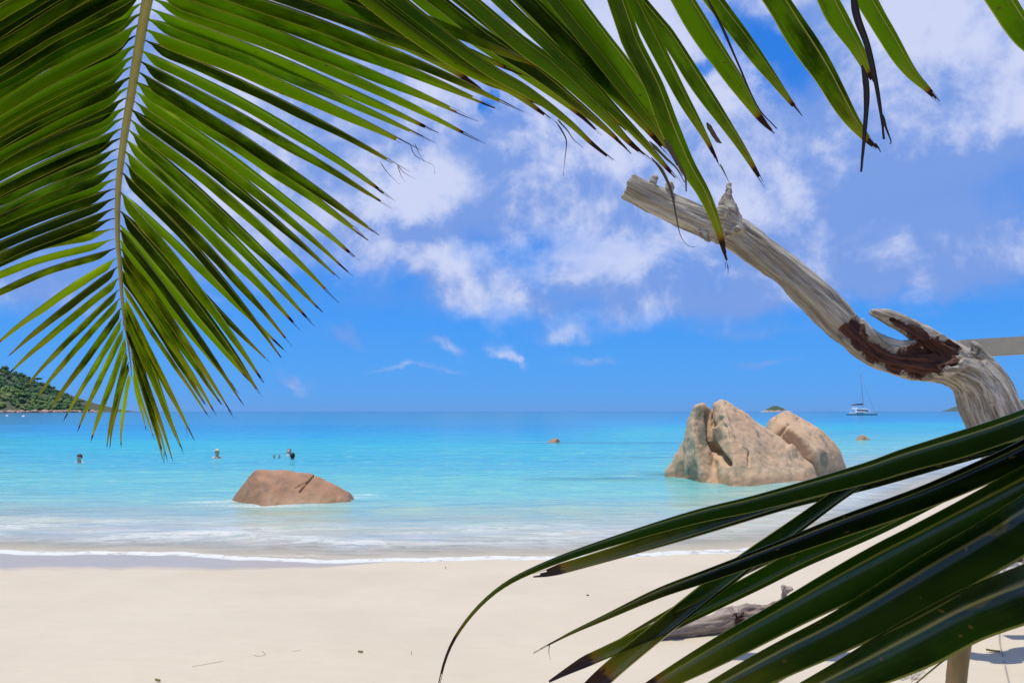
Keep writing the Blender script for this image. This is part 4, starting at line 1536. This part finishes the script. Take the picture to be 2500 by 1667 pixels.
def leaflet(parent, pts, wpx, mat, flip=1, alpha=.10, beta=1.10, wf=w_std, seed=0, seg=44, name='leaflet', fray=.07, twist=0.0, tw_c=.5, curl=.30, w_is_m=False):
    """pts: (px, py, depth) control points from the rib to the tip; flip=1: broad half on the right hand of the tangent"""
    r = random.Random(seed)
    P3 = [tuple(at(*p)) for p in pts]
    S = spline(P3, seg)
    nv = len(US)
    V, UV = [], []
    wav_p, wav_a = r.uniform(0, 6), r.uniform(.02, .05)
    ends = []
    for k in range(nv - 1):
        ends.append(1.0 - fray * r.random() ** 1.6 * (1.0))
    for i in range(seg):
        v = i / (seg - 1)
        c = Vector(S[i])
        T = (Vector(S[min(seg - 1, i + 1)]) - Vector(S[max(0, i - 1)])).normalized()
        view = (CAM - c).normalized()
        side = T.cross(view).normalized() * flip
        nrm = side.cross(T).normalized()
        if nrm.dot(view) < 0: nrm = -nrm
        tw = twist * (v - tw_c) + .10 * sin(v * 5 + wav_p) * .6
        R_ = Matrix.Rotation(tw, 3, T)
        side = R_ @ side; nrm = R_ @ nrm
        if w_is_m:
            w_ = wpx
        else:
            dpt = (c - CAM).dot(CF)
            w_ = wpx * dpt / F / (cos(alpha) + cos(beta))
        w_ = w_ * wf(v) * (1 + wav_a * sin(v * 23 + wav_p))
        close = 1.0 if v > .06 else .6 + .4 * v / .06
        for k, u in enumerate(US):
            h = (u - .5) * 2          # -1..1
            a = (alpha if h > 0 else beta)
            s_ = 1 if h > 0 else -1
            d = abs(h)
            aa = a + curl * d
            ca, sa = cos(aa), sin(aa)
            jit = 0
            if v > .93: jit = (r.random() - .5) * .0012
            V.append(c + (side * (s_ * ca) + nrm * (sa)) * (d * w_) + nrm * jit)
            UV.append((u, v))
    Fc = []
    for i in range(seg - 1):
        vv = (i + .5) / (seg - 1)
        for k in range(nv - 1):
            if vv > ends[k]: continue
            a = i * nv + k
            Fc.append((a, a + 1, a + nv + 1, a + nv))
    o = mesh_obj(name, V, Fc, mat, None, True, UV)
    put_under(o, parent)
    return o


def thread(parent, pts, r0, mat=None, name='torn_thread', r1=.15):
    """a torn, flat strip of leaf"""
    d = pts[0][2]
    return leaflet(parent, pts, 2 * r0 * F / d * .62, mat or m_thread, 1, .25, .5, lambda v: (min(1, .25 + v * 5) * (1 - (1 - r1) * v)) if r1 < .6 else min(1, .3 + v * 4) * min(1, .2 + (1 - v) * 6), int(pts[0][0]) % 97, 26, name, 0, .9, .3)


# ---- left frond -------------------------------------------------
RA = [(440, -480, .90), (425, -330, .98), (400, -160, 1.09), (360, 0, 1.20), (333, 153, 1.285), (318, 245, 1.335), (302, 344, 1.39), (289, 459, 1.455), (287, 574, 1.52), (292, 637, 1.56), (300, 749, 1.63), (309, 811, 1.67), (319, 886, 1.72), (321, 922, 1.745)]
RR = [.0115, .0100, .0088, .0076, .0070, .0066, .0060, .0052, .0044, .0040, .0030, .0024, .0014, .0007]


def rach(y):
    ys_ = [p[1] for p in RA]
    return (np.interp(y, ys_, [p[0] for p in RA]), y, np.interp(y, ys_, [p[2] for p in RA]))


frondA = thing('palm_frond', 'large drooping coconut palm frond with a pale central rib hanging down at the left', 'palm frond', tuple(at(*RA[0])))
o = tube('rachis', [(*at(p[0], p[1], p[2] - .012), r) for p, r in zip(RA, RR)], 90, m_rachis, None, 12)
put_under(o, frondA)

rg = random.Random(42)
# right hand leaflets: (base y, tip x, tip y)
tipsR = [(357, 1049), (376, 1070), (400, 1130), (407, 1120), (421, 1122), (446, 1101), (474, 1073), (468, 1060), (510, 1017), (526, 1010), (560, 1000), (588, 979), (632, 959), (643, 932), (684, 871), (704, 834), (724, 796), (756, 784), (785, 760), (814, 727), (827, 680), (847, 662), (876, 636), (897, 585)]
basesR = [(912), (893), (872), (852), (832), (808), (786), (764), (742), (718), (694), (670), (645), (620), (560), (530), (504), (478), (440), (400), (352), (318), (284), (248)]
# redistribute: low leaflets crowd together, higher ones follow the chords seen in the photo
basesR = list(np.interp(range(24), [0, 8, 14, 19, 23], [914, 700, 420, 290, 200]))
L = list(zip(basesR, tipsR))
tipsU = [(922, 572), (941, 499), (948, 481), (985, 412), (1012, 360), (1046, 341), (1067, 323), (1164, 342), (1147, 287), (1205, 262), (1254, 263)]
for k, tpxy in enumerate(tipsU):
    L.append((200 - 25.5 * (k + 1), tpxy))
for k, tpxy in enumerate([(1240, 215), (1270, 180), (1330, 170)]):
    L.append((-106 - 27 * k, tpxy))
for i, (by, (tx, ty)) in enumerate(L):
    bx, by, bd = rach(by)
    tx, ty = tx + (tx - bx) * .028, ty + (ty - by) * .028
    dxx, dyy = tx - bx, ty - by
    ln = sqrt(dxx * dxx + dyy * dyy)
    # perpendicular sag: starts a little flatter, droops to the tip
    nx_, ny_ = dyy / ln, -dxx / ln      # up-right normal
    sag = (.028 if i > 9 else .018) * ln + rg.uniform(-4, 4)
    td = bd + ln / 1944 * .12 + rg.uniform(-.02, .02)
    D0 = bd - .002 - .004 * (i % 3)
    p = [(bx + 2, by, bd), (bx + dxx * .045 + nx_ * 7, by + dyy * .045 + ny_ * 7, D0), (bx + dxx * .38 + nx_ * sag, by + dyy * .38 + ny_ * sag, D0 + (td - bd) * .38), (bx + dxx * .75 + nx_ * sag * .75, by + dyy * .75 + ny_ * sag * .75, D0 + (td - bd) * .75), (tx, ty, td)]
    wpx = np.interp(by, [-200, 0, 250, 450, 600, 700, 800, 910], [58, 50, 44, 38, 32, 25, 20, 14]) * rg.uniform(.74, .96) * (.80 if by > 560 else .95)
    leaflet(frondA, p, wpx, m_leafY if by > 560 + rg.uniform(-60, 60) else m_leafA, 1, alpha=.05 + rg.uniform(-.05, .22), beta=1.2 + rg.uniform(-.25, .2), wf=w_std, seed=i * 7 + 1, fray=.06 if i < 18 else .10, twist=rg.uniform(-.35, .35), tw_c=.3)

# extra leaflets in the crowded lower part
for i, (by, tx, ty) in enumerate([(760, 395, 1095), (735, 436, 1080), (660, 500, 985), (625, 540, 985), (585, 575, 950), (548, 615, 935), (515, 655, 880), (470, 690, 850)]):
    bx, by, bd = rach(by)
    tx, ty = tx + (tx - bx) * .028, ty + (ty - by) * .028
    dxx, dyy = tx - bx, ty - by
    ln = sqrt(dxx * dxx + dyy * dyy)
    nx_, ny_ = dyy / ln, -dxx / ln
    sag = rg.uniform(4, 12)
    D0 = bd + .02
    p = [(bx + 2, by, bd), (bx + dxx * .05 + nx_ * 6, by + dyy * .05 + ny_ * 6, D0), (bx + dxx * .4 + nx_ * sag, by + dyy * .4 + ny_ * sag, D0 + .02), (tx, ty, D0 + .05)]
    leaflet(frondA, p, 26, m_leafA, 1, .1, 1.05, w_std, 300 + i, twist=rg.uniform(-.2, .2))

# left hand leaflets
tipsL = [(-330, 790), (-260, 815), (-190, 830), (-20, 850), (25, 865), (21, 912), (61, 946), (86, 975), (120, 1000), (157, 1022), (191, 1049), (223, 1073), (261, 1091), (269, 1090), (296, 1091)]
basL = [558, 583, 606, 631, 653, 680, 707, 729, 753, 777, 803, 825, 852, 884, 915]
L = list(zip(basL, tipsL))
k = 0
y = 533.0
while y > -330:
    a = np.interp(y, [-300, 0, 200, 300, 500], [33, 31, 29.5, 27, 24])
    ln = np.interp(y, [-300, 0, 300, 533], [860, 760, 690, 640])
    L.append((y, (rach(y)[0] - ln * cos(radians(a)) + rg.uniform(-15, 15), y + ln * sin(radians(a)) + rg.uniform(-12, 12))))
    y -= np.interp(y, [-300, 0, 533], [27.5, 26.5, 24])
for i, (by, (tx, ty)) in enumerate(L):
    bx, by, bd = rach(by)
    tx, ty = tx + (tx - bx) * .028, ty + (ty - by) * .028
    dxx, dyy = tx - bx, ty - by
    ln = sqrt(dxx * dxx + dyy * dyy)
    nx_, ny_ = -dyy / ln, dxx / ln
    if ny_ > 0: nx_, ny_ = -nx_, -ny_
    sag = .035 * ln + rg.uniform(-5, 5)
    if i < 3: sag = .06 * ln
    td = bd + ln / 1944 * .10 + rg.uniform(-.02, .02)
    D0 = bd - .002 - .004 * (i % 3)
    p = [(bx - 2, by, bd), (bx + dxx * .045 + nx_ * 7, by + dyy * .045 + ny_ * 7, D0), (bx + dxx * .38 + nx_ * sag, by + dyy * .38 + ny_ * sag, D0 + (td - bd) * .38), (bx + dxx * .75 + nx_ * sag * .8, by + dyy * .75 + ny_ * sag * .8, D0 + (td - bd) * .75), (tx, ty, td)]
    wpx = np.interp(by, [-200, 0, 250, 450, 600, 700, 800, 910], [58, 50, 44, 38, 34, 32, 28, 15]) * rg.uniform(.74, .96) * (.80 if by > 560 else .95)
    leaflet(frondA, p, wpx, m_leafY if by > 520 + rg.uniform(-60, 60) else m_leafA, -1, alpha=.05 + rg.uniform(-.05, .22), beta=1.2 + rg.uniform(-.25, .2), seed=900 + i * 5, fray=.05, twist=rg.uniform(-.3, .3), tw_c=.3)

for pts in [[(1000, 348, 1.40), (1012, 378, 1.40), (1035, 392, 1.40), (1058, 405, 1.40), (1062, 425, 1.40)], [(1012, 350, 1.4), (1022, 372, 1.4), (1035, 395, 1.4)],
            [(928, 395, 1.42), (945, 420, 1.42), (975, 450, 1.42)], [(970, 402, 1.42), (985, 420, 1.42), (1013, 437, 1.42)], [(970, 404, 1.42), (980, 430, 1.42), (990, 445, 1.42)],
            [(556, 995, 1.7), (562, 1008, 1.7), (573, 1021, 1.7)], [(912, 455, 1.45), (930, 470, 1.45), (948, 483, 1.45)], [(455, 1030, 1.72), (456, 1050, 1.72), (457, 1068, 1.72)],
            [(400, 1100, 1.75), (401, 1118, 1.75), (402, 1131, 1.75)]]:
    thread(frondA, pts, .0016)

# ---- upper right frond -------------------------------------------
DU = 1.12
frondB = thing('palm_frond', 'palm frond above the dead tree, long brown tipped leaflets slanting down across the top', 'palm frond', tuple(at(250, -480, 1.0)))
RB = [(250, -480, 1.0, .012), (600, -360, 1.06, .011), (1000, -300, 1.10, .010), (1400, -300, 1.14, .009), (1800, -310, 1.18, .008), (2200, -330, 1.22, .007), (2500, -360, 1.26, .006)]
o = tube('rachis', [(*at(a, b, c), r) for a, b, c, r in RB], 60, m_rachis, None, 12)
put_under(o, frondB)


def rb(x):
    return (x, np.interp(x, [p[0] for p in RB], [p[1] for p in RB]), np.interp(x, [p[0] for p in RB], [p[2] for p in RB]))


UP = [  # rib x, traced points, width px, depth offset, flip, alpha, beta, material, withered
    (330, [(760, -50), (960, 60), (1120, 150), (1240, 222)], 60, .06, 1, .1, 1.0, 'A'),
    (380, [(850, -10), (1060, 105), (1220, 195), (1345, 265), (1372, 300)], 56, .02, 1, .1, 1.0, 'A'),
    (420, [(900, 8), (1100, 126), (1250, 217), (1358, 300)], 54, .03, 1, .05, 1.0, 'A'),
    (480, [(950, -5), (1110, 95), (1293, 216), (1389, 291), (1450, 350), (1513, 403)], 46, .00, 1, .05, 1.1, 'B'),
    (560, [(1000, -40), (1140, 45), (1300, 158), (1400, 240), (1490, 320), (1542, 375)], 54, .05, 1, .1, 1.0, 'B'),
    (640, [(1080, -30), (1236, 62), (1350, 153), (1465, 260), (1540, 345), (1600, 398)], 54, -.01, 1, .0, 1.1, 'B'),
    (720, [(1170, -10), (1351, 110), (1427, 180), (1504, 265), (1581, 350), (1640, 420), (1672, 456)], 46, .03, 1, .05, 1.0, 'B'),
    (800, [(1230, -40), (1370, 65), (1504, 204), (1590, 310), (1662, 388)], 66, .06, 1, .05, 1.1, 'B'),
    (900, [(1330, -30), (1400, 45), (1478, 143), (1555, 245), (1631, 350), (1668, 430)], 46, .01, 1, .0, 1.0, 'B'),
    (940, [(1400, -10), (1460, 60), (1540, 165), (1610, 265), (1668, 352), (1692, 420)], 84, .05, 1, .1, 1.1, 'B'),
    (1330, [(1496, -60), (1530, 30), (1555, 102), (1606, 204), (1644, 306), (1683, 398), (1723, 470), (1752, 545), (1780, 652)], 68, -.06, 1, .15, .9, 'B'),
    (1120, [(1520, -40), (1570, 30), (1619, 128), (1670, 230), (1718, 319), (1746, 378), (1757, 408)], 50, -.02, 1, .1, 1.0, 'B'),
    (1160, [(1545, -40), (1590, 25), (1640, 84), (1712, 195), (1778, 298), (1825, 375), (1869, 457)], 58, .01, 1, .1, 1.0, 'B'),
    (1250, [(1640, -60), (1695, 10), (1756, 108), (1815, 200), (1861, 283), (1893, 325)], 74, 0, 1, .1, 1.2, 'B'),
    (1350, [(1700, -60), (1765, 13), (1820, 85), (1888, 180), (1925, 235), (1960, 284)], 56, .03, 1, .1, 1.0, 'B'),
    (1520, [(1870, -60), (1925, 10), (2014, 150), (2081, 276), (2120, 335), (2150, 368)], 84, .02, 1, .1, 1.1, 'B'),
    (1680, [(2000, -60), (2048, 20), (2096, 110), (2130, 185), (2142, 215)], 66, .0, 1, .1, 1.0, 'B'),
    (1760, [(2090, -60), (2127, -5), (2180, 85), (2229, 168), (2272, 219), (2300, 256)], 62, .03, 1, .1, 1.0, 'B'),
    (2020, [(2425, -60), (2480, 15), (2535, 95), (2590, 170), (2620, 210)], 84, .0, 1, .1, 1.1, 'B'),
]
for i, (rx, pts, wpx, dd, fl_, al_, be_, mk) in enumerate(UP):
    bx, by, bd = rb(rx)
    n = len(pts)
    (x0_, y0_), (x1_, y1_) = pts[1], pts[2]
    pts = pts[1:]
    q_ = (y0_ + 300) / (y1_ - y0_)
    bx, by, bd = rb(x0_ - (x1_ - x0_) * q_)
    P = [(bx, by, bd)]
    for k, (px, py) in enumerate(pts):
        P.append((px, py, DU + dd + .05 * k / n + .0002 * (px - 1200) * .5))
    leaflet(frondB, P, wpx * .88, m_leafA if mk == 'A' else m_leafB, fl_, al_, be_, w_long, 500 + i * 3, 60, 'leaflet', .06, rg.uniform(-.25, .25), .5)
# filler leaflets deeper in the fan
for i, (rx, pts, wpx) in enumerate([(600, [(1040, -60), (1200, 40), (1370, 165), (1480, 262), (1560, 345)], 50), (760, [(1210, -60), (1330, 40), (1450, 160), (1560, 285), (1640, 385)], 50),
                                    (850, [(1290, -60), (1400, 50), (1500, 170), (1590, 290), (1650, 370)], 50), (520, [(900, -80), (1060, 10), (1230, 130), (1400, 262), (1470, 330)], 46),
                                    (300, [(700, -60), (860, 20), (1010, 105), (1120, 175), (1190, 228)], 56)]):
    (x0_, y0_), (x1_, y1_) = pts[1], pts[2]
    bx, by, bd = rb(x0_ - (x1_ - x0_) * (y0_ + 300) / (y1_ - y0_))
    P = [(bx, by, bd)] + [(px, py, DU + .10) for (px, py) in pts[1:]]
    leaflet(frondB, P, wpx, m_leafB, 1, .1, 1.0, w_long, 640 + i, 50)

for pts in [[(1356, 296, 1.16), (1372, 320, 1.16), (1383, 345, 1.16), (1380, 385, 1.16), (1375, 430, 1.16)], [(1360, 292, 1.16), (1385, 318, 1.16), (1400, 340, 1.16), (1424, 361, 1.16)],
            [(1757, 400, 1.10), (1768, 420, 1.10), (1782, 449, 1.10)]]:
    thread(frondB, pts, .0026)
thread(frondB, [(1590, 385, 1.10), (1618, 420, 1.10), (1640, 470, 1.10), (1652, 530, 1.10), (1662, 575, 1.10), (1680, 600, 1.10), (1697, 603, 1.10)], .0050, None, 'torn_thread', .08)
thread(frondB, [(1585, 345, 1.13), (1625, 385, 1.13), (1652, 410, 1.13), (1672, 445, 1.13)], .0048, None, 'torn_thread', .3)
thread(frondB, [(1622, 340, 1.06), (1655, 395, 1.06), (1674, 430, 1.06), (1676, 468, 1.06)], .0075, m_thread, 'torn_thread', .25)
thread(frondB, [(1725, 300, 1.09), (1745, 330, 1.09), (1762, 350, 1.09)], .006, m_thread, 'torn_thread', .7)
thread(frondB, [(1776, 645, 1.05), (1778, 660, 1.05), (1777, 671, 1.05)], .0016, m_black)
thread(frondB, [(1771, 640, 1.05), (1772, 658, 1.05)], .0010, m_black)
for pts, r_0 in [([(2078, -40, 1.09), (2092, 40, 1.09), (2118, 110, 1.09), (2140, 200, 1.09), (2155, 290, 1.09), (2160, 340, 1.09)], .0105), ([(2104, 160, 1.08), (2114, 200, 1.08), (2117, 250, 1.08), (2112, 330, 1.08), (2104, 420, 1.08)], .009),
                 ([(2155, 280, 1.08), (2163, 310, 1.08), (2176, 345, 1.08), (2172, 352, 1.08)], .004), ([(1716, -20, 1.12), (1760, 60, 1.12), (1800, 150, 1.12), (1850, 260, 1.12), (1897, 314, 1.12)], .0042),
                 ([(2136, 350, 1.14), (2146, 362, 1.14), (2150, 372, 1.14)], .003)]:
    thread(frondB, pts, r_0, m_black, 'withered_strip', .35)

# ---- lower right frond --------------------------------------------
frondC = thing('palm_frond', 'dark glossy palm frond with broad leaflets sweeping in over the sand at lower right', 'palm frond', tuple(at(2760, 900, .95)))
RC = [(2700, 820, .95, .012), (2760, 1000, .93, .013), (2800, 1200, .92, .013), (2820, 1400, .92, .014), (2830, 1700, .94, .015)]
o = tube('rachis', [(*at(a, b, c), r) for a, b, c, r in RC], 40, m_rachis, None, 12)
put_under(o, frondC)
LO = [  # rib y, points from the rib outwards, width, depth, flip, alpha, beta, width function
    (900, [(2500, 1013), (2364, 1060), (2200, 1110), (2103, 1143), (1850, 1214), (1727, 1243), (1615, 1275), (1446, 1330), (1334, 1372), (1240, 1418), (1170, 1475), (1115, 1545), (1085, 1610), (1066, 1690)], 66, .86, -1, .25, .95,
     lambda v: 1.0 if v < .30 else max(.16, 1 - .84 * ((v - .30) / .55) ** .9) if v < .85 else .16 * (1 - (v - .85) * 3)),
    (960, [(2500, 1070), (2355, 1112), (2130, 1178), (1962, 1222), (1900, 1240), (1683, 1308), (1555, 1346), (1427, 1382), (1350, 1402), (1302, 1408)], 58, .95, 1, .10, .95,
     lambda v: 1.0 if v < .4 else max(.16, 1 - .62 * ((v - .4) / .6) ** 1.3 - (.9 * (v - .95) / .05 * .25 if v > .95 else 0))),
    (1010, [(2520, 1085), (2327, 1122), (2215, 1138), (2142, 1156), (2095, 1188), (2046, 1221), (1962, 1284), (1900, 1330), (1850, 1368), (1700, 1486), (1600, 1566), (1500, 1650), (1430, 1720)], 46, .915, 1, .15, .95,
     lambda v: .45 if v < .35 else min(1, .45 + (v - .35) * 1.8)),
    (1050, [(2500, 1085), (2383, 1140), (2243, 1200), (2046, 1272), (1900, 1330), (1733, 1394), (1606, 1442), (1478, 1503), (1400, 1540), (1351, 1566), (1302, 1592)], 62, .885, -1, .25, .90,
     lambda v: 1.0 if v < .35 else max(.06, 1 - ((v - .35) / .65) ** 1.25)),
    (1100, [(2500, 1130), (2350, 1190), (2150, 1290), (1964, 1372), (1850, 1430), (1683, 1512), (1606, 1548), (1504, 1592), (1389, 1642), (1341, 1665)], 52, .93, 1, .10, .95,
     lambda v: 1.0 if v < .4 else max(.10, 1 - .5 * ((v - .4) / .6) - (.0 if v < .93 else (v - .93) * 6))),
    (1080, [(2400, 1180), (2100, 1270), (1900, 1362), (1760, 1430), (1640, 1492), (1545, 1545), (1470, 1590), (1431, 1614)], 21, .965, 1, .10, 1.0, w_std),
    (1150, [(2500, 1165), (2243, 1300), (2155, 1345), (2027, 1415), (1900, 1488), (1759, 1568), (1606, 1660), (1500, 1730)], 96, .86, -1, .15, .85, w_blunt),
    (1230, [(2500, 1245), (2410, 1300), (2283, 1372), (2155, 1450), (2027, 1525), (1900, 1590), (1750, 1672), (1600, 1760)], 120, .82, -1, .20, .85, w_blunt),
    (1290, [(2500, 1312), (2436, 1350), (2283, 1425), (2155, 1500), (2040, 1570), (1950, 1625), (1850, 1690), (1750, 1760)], 92, .86, 1, .1, .95, w_blunt),
    (1400, [(2500, 1425), (2350, 1485), (2230, 1548), (2070, 1632), (1900, 1720), (1780, 1790)], 122, .80, -1, .10, .80, w_blunt),
    (1480, [(2500, 1515), (2440, 1538), (2380, 1568), (2321, 1602), (2262, 1648), (2200, 1700)], 46, .84, 1, .1, .9, w_blunt),
]
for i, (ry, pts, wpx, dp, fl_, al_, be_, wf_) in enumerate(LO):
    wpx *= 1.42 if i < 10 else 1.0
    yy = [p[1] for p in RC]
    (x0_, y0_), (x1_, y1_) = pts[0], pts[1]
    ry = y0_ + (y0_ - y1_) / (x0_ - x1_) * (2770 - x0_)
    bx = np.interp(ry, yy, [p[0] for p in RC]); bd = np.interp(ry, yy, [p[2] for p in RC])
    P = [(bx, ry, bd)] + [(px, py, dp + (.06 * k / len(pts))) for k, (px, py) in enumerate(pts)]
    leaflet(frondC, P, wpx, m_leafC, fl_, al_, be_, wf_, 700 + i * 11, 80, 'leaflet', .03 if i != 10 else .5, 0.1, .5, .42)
thread(frondC, [(1343, 1567, .96), (1340, 1590, .96), (1344, 1609, .96)], .0012, m_black)
# ---- fronds overhead, out of the picture: an added crown, placed so its shade falls on the hanging fronds
m_over = m_leafB


def overhead(base, tip, droop, n, wid, seed):
    r = random.Random(seed)
    V, Fc, UVs = [], [], []
    base = Vector(base); tip = Vector(tip)
    ax = (tip - base); Ln = ax.length
    sd_ = ax.cross(Vector((0, 0, 1))).normalized()
    def rp_(t): return base + ax * t - Vector((0, 0, droop * t * t))
    for i in range(n):
        t = .1 + .9 * i / n
        p0 = rp_(t)
        for s in (-1, 1):
            l = .85 * sin(pi * min(.95, .15 + t * .75)) + .12
            d = (sd_ * s * .85 + ax.normalized() * .55 - Vector((0, 0, .25 + .2 * r.random()))).normalized()
            wv = ax.normalized().cross(d).cross(d).normalized() * wid
            o = len(V)
            for k in range(6):
                q_ = k / 5
                c = p0 + d * l * q_ - Vector((0, 0, .18 * q_ * q_))
                ww = (1 - q_ ** 2) if k else .5
                V += [c - wv * ww, c + wv * ww]
                UVs += [(.1, q_ * .9), (.9, q_ * .9)]
            for k in range(5):
                a = o + k * 2
                Fc.append((a, a + 1, a + 3, a + 2))
    vt, ft = tube_data([(*rp_(t), .018 * (1 - .7 * t)) for t in (0, .25, .5, .75, 1)], 16, 8)
    return V, Fc, UVs, vt, ft


crown = (.9, -1.6, 4.9)
palm = thing('shade_palm', 'unseen coconut palm added behind the camera so its crown shades the hanging fronds', 'palm tree', (.6, -2.6, .3))
put_under(tube('trunk', [(.6, -2.6, .0, .17), (.62, -2.4, 1.6, .12), (.72, -2.0, 3.3, .105), (.9, -1.6, 4.95, .09)], 30, simple('palm_bark', (.28, .23, .18), .9, .3, 14, .01), None, 14), palm)
for i, (tipv, dr, lab) in enumerate([((.02, 1.75, 4.1), .4, 'a'), ((.42, 1.75, 4.1), .4, 'b'), ((.80, 1.60, 4.0), .4, 'c'), ((1.3, 1.5, 4.0), .4, 'd'), ((-1.0, 2.2, 4.2), .3, 'e'), ((-1.5, 2.0, 4.2), .3, 'f'), ((1.7, .8, 3.6), .3, 'g')]):
    V, Fc, UVs, vt, ft = overhead(crown, tipv, dr, 60, .030, i)
    o = mesh_obj('frond', V, Fc, m_over, None, True, UVs); put_under(o, palm)
    o2 = mesh_obj('rachis', vt, ft, m_rachis)
    o2.parent = o

# ------------------------------------------------------------------ sea air
m_haze, nt = material('haze')
pv = nt.new('ShaderNodeVolumePrincipled')
pv.inputs['Color'].default_value = (.50, .72, 1.0, 1)
pv.inputs['Density'].default_value = 0.9e-5
pv.inputs['Anisotropy'].default_value = 0.2
nt.l.new(pv.outputs[0], nt.out.inputs['Volume'])
HAZE = True
if HAZE:
    v, f = box_data(Vector((0, 0, 148)), Vector((45000, 0, 0)), Vector((0, 45000, 0)), Vector((0, 0, 155)))
    f = [(0, 2, 3, 1), (4, 5, 7, 6), (0, 1, 5, 4), (2, 6, 7, 3), (0, 4, 6, 2), (1, 3, 7, 5)]
    hz = mesh_obj('haze', v, f, m_haze, None, False)
    hz['kind'] = 'stuff'
    hz['label'] = 'thin pale sea air'
